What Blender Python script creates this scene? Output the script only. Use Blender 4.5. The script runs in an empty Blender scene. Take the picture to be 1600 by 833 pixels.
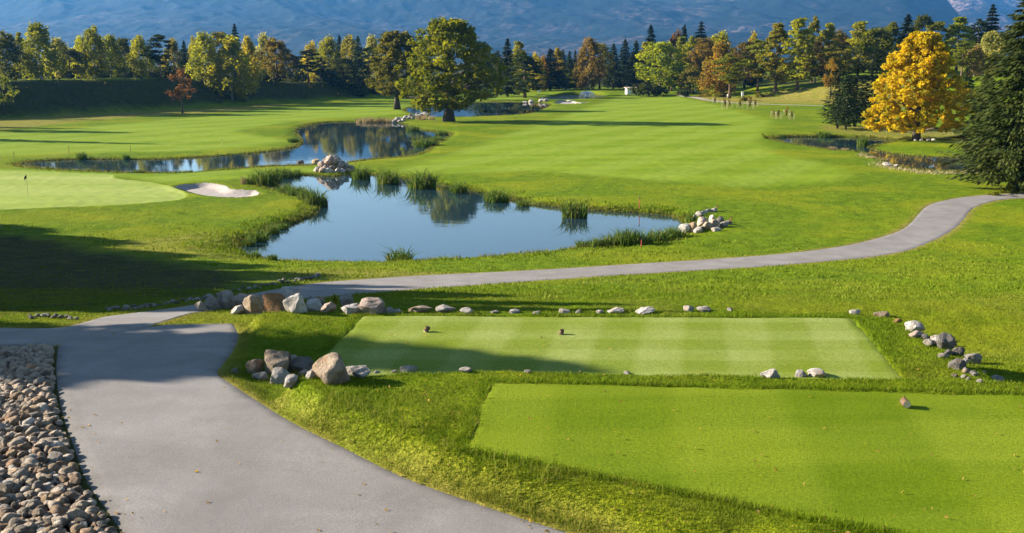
import bpy, math, random
import numpy as np
from mathutils import Vector, Matrix
rng = np.random.default_rng(7)
random.seed(7)
SC = bpy.context.scene
COL = SC.collection
# ------------------------------------------------------------------ camera geometry (photograph is 1600 x 833)
F, CU, CV, CAMZ = 1700.0, 800.0, 416.5, 12.0
PITCH = math.atan((CV - 92.0) / F)
CP, SP = math.cos(PITCH), math.sin(PITCH)

def ray(u, v):
    a = (np.asarray(u, float) - CU) / F
    k = (CV - np.asarray(v, float)) / F
    return a, CP + k * SP, -SP + k * CP          # x, y, z direction

def project(x, y, z):
    dz = z - CAMZ
    dep = y * CP - dz * SP
    up = y * SP + dz * CP
    return CU + F * x / dep, CV - F * up / dep

def on_plane(u, v, z):
    dx, dy, dz = ray(u, v)
    t = (z - CAMZ) / dz
    return dx * t, dy * t

_TD = np.concatenate([np.geomspace(9, 60, 900), np.geomspace(60.05, 700, 1500)])
def hits(pts, hfun):
    """first meeting of each pixel's ray with the terrain: list of (x, y, z)"""
    out = []
    for (u, v) in pts:
        dx, dy, dz = ray(u, v)
        t = _TD / dy
        X, Y, Z = dx * t, dy * t, CAMZ + dz * t
        d = Z - hfun(X, Y)
        i = np.argmax(d <= 0)
        if d[i] > 0: i = len(d) - 1
        if i > 0 and d[i] <= 0:
            w = d[i - 1] / (d[i - 1] - d[i])
            out.append((X[i-1] + w * (X[i] - X[i-1]), Y[i-1] + w * (Y[i] - Y[i-1]), Z[i-1] + w * (Z[i] - Z[i-1])))
        else:
            out.append((X[i], Y[i], Z[i]))
    return out

# ------------------------------------------------------------------ noise
_H = rng.random((256, 256))
def vnoise(x, y):
    xi, yi = np.floor(x).astype(int), np.floor(y).astype(int)
    fx, fy = x - xi, y - yi
    fx = fx * fx * (3 - 2 * fx); fy = fy * fy * (3 - 2 * fy)
    a = _H[xi & 255, yi & 255]; b = _H[(xi + 1) & 255, yi & 255]
    c = _H[xi & 255, (yi + 1) & 255]; d = _H[(xi + 1) & 255, (yi + 1) & 255]
    return (a + (b - a) * fx) * (1 - fy) + (c + (d - c) * fx) * fy - 0.5
def fbm(x, y, o=4):
    s = 0; a = 1.0
    for i in range(o):
        s = s + a * vnoise(x * 2 ** i + 17.3 * i, y * 2 ** i + 5.1 * i); a *= 0.5
    return s
def sstep(a, b, x):
    t = np.clip((x - a) / (b - a), 0, 1); return t * t * (3 - 2 * t)

# ------------------------------------------------------------------ polygons
def smooth_closed(P, n=5):
    P = np.asarray(P, float); out = []
    m = len(P)
    for i in range(m):
        p0, p1, p2, p3 = P[i - 1], P[i], P[(i + 1) % m], P[(i + 2) % m]
        for k in range(n):
            t = k / n
            out.append(0.5 * ((2 * p1) + (-p0 + p2) * t + (2 * p0 - 5 * p1 + 4 * p2 - p3) * t * t + (-p0 + 3 * p1 - 3 * p2 + p3) * t ** 3))
    return np.array(out)
def smooth_open(P, n=6):
    P = np.asarray(P, float); out = []
    m = len(P)
    for i in range(m - 1):
        p0, p1, p2, p3 = P[max(i - 1, 0)], P[i], P[i + 1], P[min(i + 2, m - 1)]
        for k in range(n):
            t = k / n
            out.append(0.5 * ((2 * p1) + (-p0 + p2) * t + (2 * p0 - 5 * p1 + 4 * p2 - p3) * t * t + (-p0 + 3 * p1 - 3 * p2 + p3) * t ** 3))
    out.append(P[-1])
    return np.array(out)
def sdf(P, x, y, margin=5.0):
    """signed distance (negative inside); beyond the margin a big number"""
    x = np.asarray(x, float); y = np.asarray(y, float)
    shp = x.shape; x = x.ravel(); y = y.ravel()
    res = np.full(x.shape, 99.0)
    lo, hi = P.min(0) - margin, P.max(0) + margin
    sel = np.where((x > lo[0]) & (x < hi[0]) & (y > lo[1]) & (y < hi[1]))[0]
    if len(sel):
        px, py = x[sel], y[sel]
        d2 = np.full(px.shape, 1e18); ins = np.zeros(px.shape, bool)
        for i in range(len(P)):
            ax, ay = P[i - 1]; bx, by = P[i]
            ex, ey = bx - ax, by - ay
            wx, wy = px - ax, py - ay
            t = np.clip((wx * ex + wy * ey) / (ex * ex + ey * ey + 1e-12), 0, 1)
            d2 = np.minimum(d2, (wx - ex * t) ** 2 + (wy - ey * t) ** 2)
            if ey != 0:
                c = ((ay <= py) != (by <= py)) & (px < ax + (py - ay) * ex / ey)
                ins ^= c
        d = np.sqrt(d2); d[ins] *= -1
        res[sel] = d
    return res.reshape(shp)

# ------------------------------------------------------------------ terrain
_ry = np.arange(-80, 2000, 0.25)
_rz = np.interp(_ry, [-80, 0, 18, 22, 25, 28.5, 32, 36, 41, 47, 52, 57, 62, 67, 76, 2000],
                [6.0, 5.6, 5.4, 5.35, 5.2, 4.85, 4.35, 3.75, 2.95, 2.1, 1.5, 0.95, 0.5, 0.15, 0, 0])
_k = np.exp(-0.5 * (np.arange(-24, 25) / 8.0) ** 2); _k /= _k.sum()
_rz = np.convolve(np.pad(_rz, 24, 'edge'), _k, 'valid')
BANK_L = np.array([(-170, 175), (-128, 196), (-103, 219), (-81, 261), (-69, 300), (-41, 352), (-20, 400), (0, 470), (-20, 900), (-1500, 900), (-1500, 150), (-260, 160)], float)
HILL_R = np.array([(44, 372), (52, 338), (75, 303), (97, 280), (128, 264), (200, 250), (1500, 250), (1500, 900), (60, 900), (50, 450)], float)

def Hbase(x, y):
    x = np.asarray(x, float); y = np.asarray(y, float)
    z = np.interp(y, _ry, _rz)
    far = sstep(60, 110, y)
    z = z + far * 0.35 * fbm(x / 38.0, y / 45.0, 2) * sstep(190, 120, y) + sstep(170, 260, y) * 0.5 * fbm(x / 50.0 + 9, y / 60.0, 2)
    z = z + 0.55 * np.exp(-(((x + 36) / 13) ** 2 + ((y - 89) / 8) ** 2))       # the green's mound
    z = z + 1.3 * np.exp(-(((x - 36) / 26) ** 2 + ((y - 395) / 28) ** 2))        # end of the fairway
    z = z - 1.0 * sstep(8.6, 11.6, x - 0.35 * (24 - y)) * sstep(12, 18, y) * sstep(40, 31, y)      # lower ground right of the tees
    for (px, py, rx, ry) in ((28, 338, 46, 40), (0, 262, 62, 50), (84, 138, 40, 26), (-38, 138, 52, 36)):      # flats round the far ponds
        w = np.exp(-(((x - px) / rx) ** 2 + ((y - py) / ry) ** 2) ** 2)
        z = z - w * (z + 0.22)
    dl = sdf(BANK_L, x, y, 0.1)
    hb = np.interp(y, [150, 219, 285, 345, 400, 470], [7.6, 7.9, 7.1, 4.7, 2.2, 1.6])
    dl = dl + 2.0 * vnoise(x / 9, y / 9)
    z = z + np.where(dl < 0, hb * sstep(0, 1, -dl / 15.0), 0)
    dr = sdf(HILL_R, x, y, 0.1)
    z = z + np.where(dr < 0, np.interp(x, [45, 75, 100, 140, 220], [0.8, 2.4, 5.4, 8.2, 9.5]) * sstep(0, 1, -dr / 34.0), 0)
    return z

WATER_Z = -0.40
def wpoly(pts, z=WATER_Z, n=4):
    u, v = np.array(pts, float).T
    return smooth_closed(np.stack(on_plane(u, v, z), 1), n)
LAKE = wpoly([(374,387),(388,398),(412,405),(470,409),(560,411.5),(640,409),(720,404),(800,398),(860,393),(905,387),(960,383),(1010,378),(1050,370),
  (1068,360),(1066,347),(1050,339),(1010,334),(960,331),(900,327),(860,323),(830,320),(800,312),(772,308),(740,299),(700,292),(665,286),(640,281),(600,276),(560,272),
  (520,276),(480,274),(450,276),(428,284),(407,291),(440,298),(475,307),(495,316),(498,326),(488,337),(465,347),(440,355),(412,365),(388,377)])
POND_L = wpoly([(28,258.5),(60,262.5),(110,266),(200,269.5),(280,269.5),(350,265),(400,261),(440,259),(480,258),(540,254),(580,249),(640,244),(662,238),(676,228),(690,219),(704,211),(690,207),
  (660,204),(636,198),(622,192.5),(560,191),(515,191.5),(480,197),(466,206),(473,221),(464,229),(430,236),(350,243.5),(250,249),(150,249),(90,250.5),(50,253)])
POND_OAK = wpoly([(636,170),(690,162),(740,160),(800,159.5),(846,161),(858,165),(846,171),(828,177),(800,179.5),(760,181.5),(710,182.5),(660,181.5)])
POND_FOUNT = wpoly([(856,153),(868,150),(900,148.4),(932,149.2),(946,151),(925,153.6),(885,155.4),(862,155.4)])
POND_R = wpoly([(1206,218),(1226,214.5),(1270,214.3),(1330,215),(1372,217),(1430,221.5),(1500,222.5),(1570,222),(1680,224),(1700,262),(1600,262),(1560,264),(1510,268),(1450,267.5),(1400,260),(1374,249),(1345,238.5),(1300,234.5),(1260,229),(1224,223)])
# the grassy point under the yellow tree reaches into that pond
POINT_R = wpoly([(1357,226.5),(1375,221.5),(1420,214),(1480,214),(1560,218),(1690,223),(1690,236),(1600,237),(1540,240.5),(1450,240.5),(1395,236)], 0.0)
LAKES = [LAKE, POND_L, POND_OAK, POND_FOUNT, POND_R]
LAKE_NAMES = ['pond_water'] * 5

def gpoly(pts, n=4, h=Hbase):
    P = np.array(hits(pts, h))[:, :2]
    return smooth_closed(P, n) if n else P
BUNKER = gpoly([(272,292),(300,287.5),(330,287),(352,290.5),(362,296),(385,297),(403,298),(405,305),(380,309),(350,309),(320,306.5),(300,302),(285,297.5)])
BUNKER_FAR = gpoly([(866,160.6),(878,156.8),(892,157),(903,160),(921,160),(905,162.3),(875,162.3)])

# roads: left / right edge polylines (pixels) put on the ground
MAIN_L = [(290,960),(215,890),(180,833),(150,790),(125,750),(108,700),(95,660),(86,620),(83,580),(85,556),(90,540),(125,529),(190,518)]
MAIN_R = [(1280,960),(1080,892),(900,833),(770,792),(640,746),(545,700),(470,664),(410,628),(366,600),(345,585),(352,572),(369,548),(376,524)]
MAIN_R2 = [(366,507)]
MAIN_L2 = [(255,509)]
THRU_U = [(-260,514),(-60,511),(0,512),(50,513),(90,512),(115,508),(137,502),(162,495),(200,490),(250,484),(300,477),(345,468),(400,457.5),(450,448.5),(500,441),(560,436.5),(640,431),(700,428),(800,423.5),(900,418),(1000,411.5),(1100,405.5),(1200,398),(1290,388),(1350,377),(1400,362),(1421,349),(1433,335),(1447,322),(1472,313.5),(1512,307),(1575,302.5),(1680,297)]
THRU_D = [(-260,545),(-60,543),(0,542),(45,541),(90,540),(125,535),(155,528),(190,520),(230,512),(262,502),(300,491),(345,483.5),(400,476),(450,470),(500,465),(560,459.5),(640,453),(700,448.5),(800,441.5),(900,434.5),(1000,428),(1100,422),(1200,416),(1290,408.5),(1360,402),(1420,391),(1462,375),(1492,358),(1508,342),(1518,329),(1540,318),(1582,310.5),(1690,306)]
def edge(pts, n=6):
    return smooth_open(np.array(hits(pts, Hbase))[:, :2], n)
mL, mR = edge(MAIN_L + MAIN_L2), edge(MAIN_R + MAIN_R2)
tU, tD = edge(THRU_U), edge(THRU_D)
ROAD1 = np.concatenate([mL, mR[::-1]]); ROAD2 = np.concatenate([tU, tD[::-1]])

Z1, Z2 = 5.2, 5.86
def ppoly(pts, z, n=0):
    u, v = np.array(pts, float).T
    P = np.stack(on_plane(u, v, z), 1)
    return smooth_closed(P, n) if n else P
TEE1 = ppoly([(565,494),(1335,497),(1423,600),(470,588)], Z1)
TEE2 = ppoly([(765,598),(1720,619.5),(1720,897),(725,700)], Z2)
TERR1 = ppoly([(350,575),(372,505),(420,489),(600,488),(1000,489),(1340,489.5),(1395,498),(1440,520),(1500,560),(1545,600),(1560,640),(900,640),(500,640),(350,600)], Z1)
TERR2 = ppoly([(405,606),(470,592),(570,588),(745,581),(1720,601.5),(1760,980),(1420,868),(1000,775),(735,712),(640,694),(540,662),(440,628)], Z2)
RIPRAP = gpoly([(-330,556),(-60,549),(20,546),(84,545),(83,580),(86,620),(95,660),(108,700),(125,750),(150,790),(180,833),(215,890),(288,960),(-300,960)], 0)

def height(x, y, micro=True):
    x = np.asarray(x, float); y = np.asarray(y, float)
    b = Hbase(x, y)
    z = b
    near = (y < 45)
    if near.any():
        w1 = sstep(0.95, 0.0, sdf(TERR1, x, y))
        z = z * (1 - w1) + Z1 * w1
        w2 = sstep(0.8, 0.0, np.minimum(sdf(TERR2, x, y), sdf(TEE2, x, y) - 0.3))
        z2 = Z2 + 0 * x
        z = z * (1 - w2) + np.maximum(z2, z) * w2
        dr = np.minimum(sdf(ROAD1, x, y), sdf(ROAD2, x, y))
        w = sstep(0.03, 0.55, dr)
        z = b * (1 - w) + z * w
        if micro:
            tee = np.minimum(sdf(TEE1, x, y), sdf(TEE2, x, y))
            z = z + 0.06 * fbm(x * 1.3, y * 1.3, 3) * sstep(0.15, 1.0, dr) * sstep(0.02, 0.5, tee)
    for i, L in enumerate(LAKES):
        d = sdf(L, x, y, 6.0)
        if i == 4:
            d = np.maximum(d, -sdf(POINT_R, x, y, 6.0))
        if micro: d = d + 0.35 * fbm(x / 1.7, y / 1.7, 2) * (np.abs(d) < 5)
        s = np.where(d < 0, WATER_Z - 0.02 + np.maximum(d, -2.5) * 0.35, 0)
        nb = np.clip((d - sdf(L, x, y + 0.6, 6.0)) / 0.6, 0, 1) * (np.abs(d) < 6)          # gentle near shores, steep far ones
        bw = 1.2 + 4.2 * nb
        t = np.clip(d / bw, 0, 1); t = t ** 0.75
        z = np.where(d < 0, np.minimum(z, s), np.where(d < bw, (WATER_Z - 0.02) * (1 - t) + z * t, z))
    db = np.minimum(sdf(BUNKER, x, y), sdf(BUNKER_FAR, x, y))
    z = z - 0.42 * sstep(0.1, -1.1, db)
    z = z + 0.10 * np.exp(-((db - 0.5) / 0.5) ** 2)
    return z

def at(u, v):
    return hits([(u, v)], lambda X, Y: np.maximum(height(X, Y), WATER_Z - 0.01))[0]
def hz(x, y):
    return float(height(np.array([x]), np.array([y]))[0])

# ------------------------------------------------------------------ object helpers
def tag(o, label=None, cat=None, group=None, kind=None):
    if label: o['label'] = label
    if cat: o['category'] = cat
    if group: o['group'] = group
    if kind: o['kind'] = kind
    return o
def mesh_np(name, V, Fc, mat=None, smooth=False, attrs=None, fattrs=None):
    V = np.ascontiguousarray(V, np.float32); Fc = np.ascontiguousarray(Fc, np.int32)
    me = bpy.data.meshes.new(name)
    n, k = Fc.shape
    me.vertices.add(len(V)); me.vertices.foreach_set('co', V.ravel())
    me.loops.add(n * k); me.loops.foreach_set('vertex_index', Fc.ravel())
    me.polygons.add(n); me.polygons.foreach_set('loop_start', np.arange(0, n * k, k, dtype=np.int32))
    me.polygons.foreach_set('use_smooth', np.full(n, smooth, bool))
    for nm, a in (attrs or {}).items():
        at_ = me.attributes.new(nm, 'FLOAT', 'POINT'); at_.data.foreach_set('value', np.ascontiguousarray(a, np.float32))
    for nm, a in (fattrs or {}).items():
        at_ = me.attributes.new(nm, 'FLOAT', 'FACE'); at_.data.foreach_set('value', np.ascontiguousarray(a, np.float32))
    me.update(calc_edges=True)
    if mat: me.materials.append(mat)
    return me
def link(name, me, parent=None, loc=(0, 0, 0), rot=(0, 0, 0), sc=(1, 1, 1)):
    o = bpy.data.objects.new(name, me); COL.objects.link(o)
    o.location = loc; o.rotation_euler = rot; o.scale = sc
    if parent: o.parent = parent
    return o
def grid_faces(nr, nc):
    i = np.arange(nr - 1)[:, None] * nc + np.arange(nc - 1)[None, :]
    return np.stack([i, i + 1, i + nc + 1, i + nc], -1).reshape(-1, 4)
class MB:
    """collects boxes, tubes and prisms into one mesh (quads and triangles)"""
    def __init__(s): s.v = []; s.f = []
    def add(s, V, Fs):
        b = len(s.v); s.v += [tuple(p) for p in V]; s.f += [tuple(b + i for i in f) for f in Fs]
    def box(s, c, d, rz=0.0):
        ca, sa = math.cos(rz), math.sin(rz); V = []
        for k in (-1, 1):
            for j in (-1, 1):
                for i in (-1, 1):
                    x, y = i * d[0] / 2, j * d[1] / 2
                    V.append((c[0] + x * ca - y * sa, c[1] + x * sa + y * ca, c[2] + k * d[2] / 2))
        s.add(V, [(0, 2, 3, 1), (4, 5, 7, 6), (0, 1, 5, 4), (2, 6, 7, 3), (0, 4, 6, 2), (1, 3, 7, 5)])
    def tube(s, pts, rad, n=8, cap=True):
        pts = [Vector(p) for p in pts]; V = []; Fs = []
        for i, p in enumerate(pts):
            t = (pts[min(i + 1, len(pts) - 1)] - pts[max(i - 1, 0)]).normalized()
            a = t.orthogonal().normalized() if abs(t.z) < 0.95 else Vector((1, 0, 0))
            a = (a - t * a.dot(t)).normalized(); b = t.cross(a)
            for k in range(n):
                an = 2 * math.pi * k / n
                V.append(p + (a * math.cos(an) + b * math.sin(an)) * rad[i])
        for i in range(len(pts) - 1):
            for k in range(n):
                Fs.append((i * n + k, i * n + (k + 1) % n, (i + 1) * n + (k + 1) % n, (i + 1) * n + k))
        if cap:
            Fs.append(tuple(range(n))[::-1]); Fs.append(tuple((len(pts) - 1) * n + k for k in range(n)))
        s.add(V, Fs)
    def mesh(s, name, mat, smooth=False):
        me = bpy.data.meshes.new(name); me.from_pydata(s.v, [], s.f)
        if smooth: me.polygons.foreach_set('use_smooth', np.full(len(s.f), True))
        if mat: me.materials.append(mat)
        me.update(); return me

# ------------------------------------------------------------------ materials
class NT:
    def __init__(s, name):
        s.m = bpy.data.materials.new(name); s.m.use_nodes = True; s.t = s.m.node_tree
        s.t.nodes.clear(); s.out = s.n('ShaderNodeOutputMaterial')
    def n(s, ty, **kw):
        nd = s.t.nodes.new(ty)
        for k, v in kw.items(): setattr(nd, k, v)
        return nd
    def set(s, sock, val):
        if hasattr(val, 'links') or hasattr(val, 'is_output'): s.t.links.new(val, sock)
        else: sock.default_value = val
    def noise(s, scale, detail=4, rough=0.55, vec=None, dist=0.0):
        nd = s.n('ShaderNodeTexNoise'); nd.inputs['Scale'].default_value = scale; nd.inputs['Detail'].default_value = detail
        nd.inputs['Roughness'].default_value = rough; nd.inputs['Distortion'].default_value = dist
        if vec is not None: s.t.links.new(vec, nd.inputs['Vector'])
        return nd.outputs['Fac']
    def pos(s, scale=(1, 1, 1), rz=0.0):
        g = s.n('ShaderNodeNewGeometry'); mp = s.n('ShaderNodeMapping'); mp.inputs['Scale'].default_value = scale
        mp.inputs['Rotation'].default_value = (0, 0, rz)
        s.t.links.new(g.outputs['Position'], mp.inputs['Vector']); return mp.outputs['Vector']
    def obj(s, scale=(1, 1, 1)):
        g = s.n('ShaderNodeTexCoord'); mp = s.n('ShaderNodeMapping'); mp.inputs['Scale'].default_value = scale
        s.t.links.new(g.outputs['Object'], mp.inputs['Vector']); return mp.outputs['Vector']
    def rng(s, fac, a, b, c=0.0, d=1.0):
        nd = s.n('ShaderNodeMapRange'); s.set(nd.inputs[0], fac)
        for i, v in enumerate((a, b, c, d)): nd.inputs[i + 1].default_value = v
        return nd.outputs[0]
    def mix(s, fac, a, b, mode='MIX'):
        nd = s.n('ShaderNodeMix', data_type='RGBA', blend_type=mode)
        s.set(nd.inputs[0], fac)
        for k, v in ((6, a), (7, b)):
            if isinstance(v, tuple): nd.inputs[k].default_value = (*v[:3], 1)
            else: s.set(nd.inputs[k], v)
        return nd.outputs[2]
    def math(s, op, a, b=0.0):
        nd = s.n('ShaderNodeMath', operation=op); s.set(nd.inputs[0], a); s.set(nd.inputs[1], b); return nd.outputs[0]
    def attr(s, name, typ='GEOMETRY'):
        nd = s.n('ShaderNodeAttribute', attribute_name=name, attribute_type=typ); return nd.outputs['Fac']
    def oinfo(s): return s.n('ShaderNodeObjectInfo').outputs
    def bump(s, h, strength, dist):
        nd = s.n('ShaderNodeBump'); nd.inputs['Strength'].default_value = strength; nd.inputs['Distance'].default_value = dist
        s.t.links.new(h, nd.inputs['Height']); return nd.outputs[0]
    def bsdf(s, col, rough=0.8, spec=0.3, normal=None, **kw):
        b = s.n('ShaderNodeBsdfPrincipled')
        if isinstance(col, tuple): b.inputs['Base Color'].default_value = (*col[:3], 1)
        else: s.set(b.inputs['Base Color'], col)
        s.set(b.inputs['Roughness'], rough); b.inputs['Specular IOR Level'].default_value = spec
        if normal is not None: s.t.links.new(normal, b.inputs['Normal'])
        for k, v in kw.items(): b.inputs[k].default_value = v
        return b.outputs[0]
    def done(s, sh): s.t.links.new(sh, s.out.inputs['Surface']); return s.m

def simple_mat(name, col, rough=0.7, var=0.25, scale=6.0, spec=0.3):
    m = NT(name)
    n = m.noise(scale, 5, 0.6, m.obj())
    c = m.mix(m.rng(n, 0.3, 0.7), tuple(c * (1 - var) for c in col), tuple(min(1, c * (1 + var)) for c in col))
    return m.done(m.bsdf(c, rough, spec, m.bump(n, 0.3, 0.01)))
def leaf_mat(name, trans=0.35):
    m = NT(name)
    oi = m.oinfo(); t = m.attr('tint')
    c = m.mix(t, m.mix(1.0, oi['Color'], (0.62, 0.70, 0.7), 'MULTIPLY'), m.mix(1.0, oi['Color'], (1.35, 1.22, 1.1), 'MULTIPLY'))
    hs = m.n('ShaderNodeHueSaturation'); m.t.links.new(c, hs.inputs['Color'])
    m.set(hs.inputs['Hue'], m.rng(oi['Random'], 0, 1, 0.488, 0.512)); m.set(hs.inputs['Value'], m.rng(oi['Random'], 0, 1, 0.85, 1.15))
    c = hs.outputs[0]
    b = m.bsdf(c, 0.65, 0.10)
    tr = m.n('ShaderNodeBsdfTranslucent'); m.t.links.new(m.mix(1.0, c, (1.35, 1.25, 0.6), 'MULTIPLY'), tr.inputs['Color'])
    mx = m.n('ShaderNodeMixShader'); mx.inputs[0].default_value = trans
    m.t.links.new(b, mx.inputs[1]); m.t.links.new(tr.outputs[0], mx.inputs[2])
    return m.done(mx.outputs[0])
LEAF = leaf_mat('foliage', 0.56)
NEEDLE = leaf_mat('needles', 0.15)
BARK = simple_mat('bark', (0.06, 0.045, 0.032), 0.9, 0.4, 4)
BARK_PALE = simple_mat('pale_bark', (0.32, 0.29, 0.25), 0.8, 0.4, 3)
BARK_PINE = simple_mat('pine_bark', (0.14, 0.085, 0.05), 0.9, 0.4, 4)

def grass_cols(m):
    """world-space turf colour built of patches of green, yellow and dark clover"""
    p = m.pos()
    big = m.noise(0.09, 4, 0.6, p, 0.4); mid = m.noise(0.9, 6, 0.7, p, 0.3); fine = m.noise(14, 3, 0.7, p)
    return p, big, mid, fine
def ground_mat():
    m = NT('turf'); p, big, mid, fine = grass_cols(m)
    fair, green, dry, shore, wild_shade = (m.attr(a) for a in ('fair', 'green', 'dry', 'shore', 'wild_shade'))
    rough = m.mix(m.rng(mid, 0.34, 0.66), (0.062, 0.108, 0.004), (0.130, 0.188, 0.006))
    rough = m.mix(m.rng(big, 0.45, 0.66, 0, 0.8), rough, (0.190, 0.205, 0.008))
    stretch = m.noise(1.0, 3, 0.6, m.pos((0.02, 0.16, 1), 0.25))
    fw = m.mix(m.rng(stretch, 0.38, 0.62), (0.125, 0.188, 0.008), (0.172, 0.238, 0.016))
    stripe = m.n('ShaderNodeTexWave', wave_type='BANDS', bands_direction='X'); stripe.inputs['Scale'].default_value = 0.035
    stripe.inputs['Distortion'].default_value = 2.2; stripe.inputs['Detail Scale'].default_value = 0.3
    m.t.links.new(m.pos((1, 1, 1), 0.5), stripe.inputs['Vector'])
    fw = m.mix(m.rng(stripe.outputs['Fac'], 0.3, 0.7, 0, 0.42), fw, (0.205, 0.262, 0.036))
    fw = m.mix(m.rng(mid, 0.4, 0.7, 0, 0.35), fw, (0.110, 0.165, 0.007))
    gr = m.mix(m.rng(stretch, 0.35, 0.65), (0.210, 0.265, 0.050), (0.270, 0.312, 0.084))
    c = m.mix(fair, rough, fw); c = m.mix(green, c, gr)
    dr = m.mix(m.rng(mid, 0.35, 0.65), (0.135, 0.120, 0.022), (0.270, 0.215, 0.055))
    c = m.mix(m.math('MULTIPLY', dry, m.rng(m.noise(0.35, 4, 0.6, p), 0.25, 0.52)), c, dr)
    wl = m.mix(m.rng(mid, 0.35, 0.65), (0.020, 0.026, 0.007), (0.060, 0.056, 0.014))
    c = m.mix(wild_shade, c, wl)
    c = m.mix(m.math('MULTIPLY', shore, m.rng(mid, 0.30, 0.55, 0.5, 1.0)), c, (0.040, 0.042, 0.012))
    c = m.mix(m.rng(fine, 0.25, 0.75), m.mix(1.0, c, (0.72, 0.74, 0.7), 'MULTIPLY'), m.mix(1.0, c, (1.22, 1.2, 1.2), 'MULTIPLY'))
    tuft = m.noise(3.2, 6, 0.7, p)
    amp = m.math('SUBTRACT', 1.0, m.math('MAXIMUM', m.math('MULTIPLY', fair, 0.85), green))
    hgt = m.math('MULTIPLY', m.math('ADD', tuft, m.math('MULTIPLY', fine, 0.25)), m.rng(amp, 0, 1, 0.06, 1.0))
    return m.done(m.bsdf(c, 0.9, 0.03, m.bump(hgt, 0.85, 0.16)))
def tee_mat(name, a, b, rz, s, k=0.55):
    m = NT(name); p, big, mid, fine = grass_cols(m)
    def stripes(ang, sc):
        w = m.n('ShaderNodeTexWave', wave_type='BANDS', bands_direction='X'); w.inputs['Scale'].default_value = sc
        w.inputs['Distortion'].default_value = 0.6; w.inputs['Detail Scale'].default_value = 0.8; w.inputs['Detail'].default_value = 3
        m.t.links.new(m.pos((1, 1, 1), ang), w.inputs['Vector']); return w.outputs['Fac']
    ck = m.math('ADD', m.math('MULTIPLY', m.rng(stripes(rz, s), 0.36, 0.64), 0.55), m.math('MULTIPLY', m.rng(stripes(rz + 1.40, s * 1.15), 0.36, 0.64), 0.45))
    streak = m.noise(1.0, 4, 0.6, m.pos((0.35, 2.2, 1), 0.12))
    f = m.math('ADD', m.math('MULTIPLY', ck, k), m.math('MULTIPLY', m.rng(streak, 0.3, 0.7), 1 - k))
    c = m.mix(f, a, b)
    c = m.mix(m.rng(m.noise(0.45, 4, 0.6, p), 0.45, 0.7, 0, 0.5), c, (0.150, 0.195, 0.006))
    grain = m.noise(42, 3, 0.85, p)
    g2 = m.noise(16, 5, 0.8, p)
    c = m.mix(m.rng(m.math('ADD', m.math('MULTIPLY', grain, 0.5), m.math('MULTIPLY', g2, 0.5)), 0.36, 0.64), m.mix(1.0, c, (0.50, 0.56, 0.4), 'MULTIPLY'), m.mix(1.0, c, (1.42, 1.36, 1.5), 'MULTIPLY'))
    return m.done(m.bsdf(c, 0.9, 0.03, m.bump(m.math('ADD', grain, m.math('MULTIPLY', m.noise(9, 4, 0.7, p), 0.6)), 0.6, 0.03)))
def road_mat():
    m = NT('asphalt'); p = m.pos()
    big = m.noise(0.55, 5, 0.6, p, 0.4); grain = m.noise(38, 4, 0.9, p); sp = m.noise(26, 4, 0.8, p)
    c = m.mix(m.rng(big, 0.35, 0.65), (0.176, 0.158, 0.143), (0.232, 0.213, 0.197))
    c = m.mix(m.rng(grain, 0.3, 0.7), m.mix(1.0, c, (0.62, 0.62, 0.62), 'MULTIPLY'), m.mix(1.0, c, (1.34, 1.34, 1.34), 'MULTIPLY'))
    c = m.mix(m.rng(sp, 0.57, 0.66, 0, 0.6), c, (0.09, 0.085, 0.08))
    c = m.mix(m.rng(m.noise(1.0, 4, 0.65, m.pos((0.9, 0.22, 1), 0.12), 0.5), 0.5, 0.68, 0, 0.35), c, (0.135, 0.124, 0.115))
    e = m.attr('edge')
    c = m.mix(m.math('MULTIPLY', m.rng(m.math('ADD', e, m.math('MULTIPLY', m.rng(m.noise(1.6, 4, 0.6, p), 0.3, 0.7, -0.5, 0.5), 0.7)), 0.25, 1.0), 0.7), c, (0.085, 0.078, 0.066))
    return m.done(m.bsdf(c, 0.9, 0.2, m.bump(m.math('ADD', grain, sp), 0.5, 0.012)))
def sand_mat(name, a, b):
    m = NT(name); p = m.pos(); n = m.noise(2.5, 5, 0.6, p)
    return m.done(m.bsdf(m.mix(m.rng(n, 0.35, 0.65), a, b), 0.9, 0.2, m.bump(m.noise(9, 4, 0.6, p), 0.4, 0.05)))
def water_mat(name='water', chop=0.06):
    m = NT(name)
    w = m.noise(1.1, 3, 0.5, m.pos((0.5, 1.6, 1)))
    w2 = m.noise(0.22, 2, 0.5, m.pos((0.5, 1.6, 1)))
    b = m.bsdf((0.012, 0.030, 0.042), 0.03, 0.5, m.bump(m.math('ADD', w, m.math('MULTIPLY', w2, 2.0)), chop, 0.03 if chop < 0.5 else 0.35), IOR=1.45)
    return m.done(b)
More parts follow.
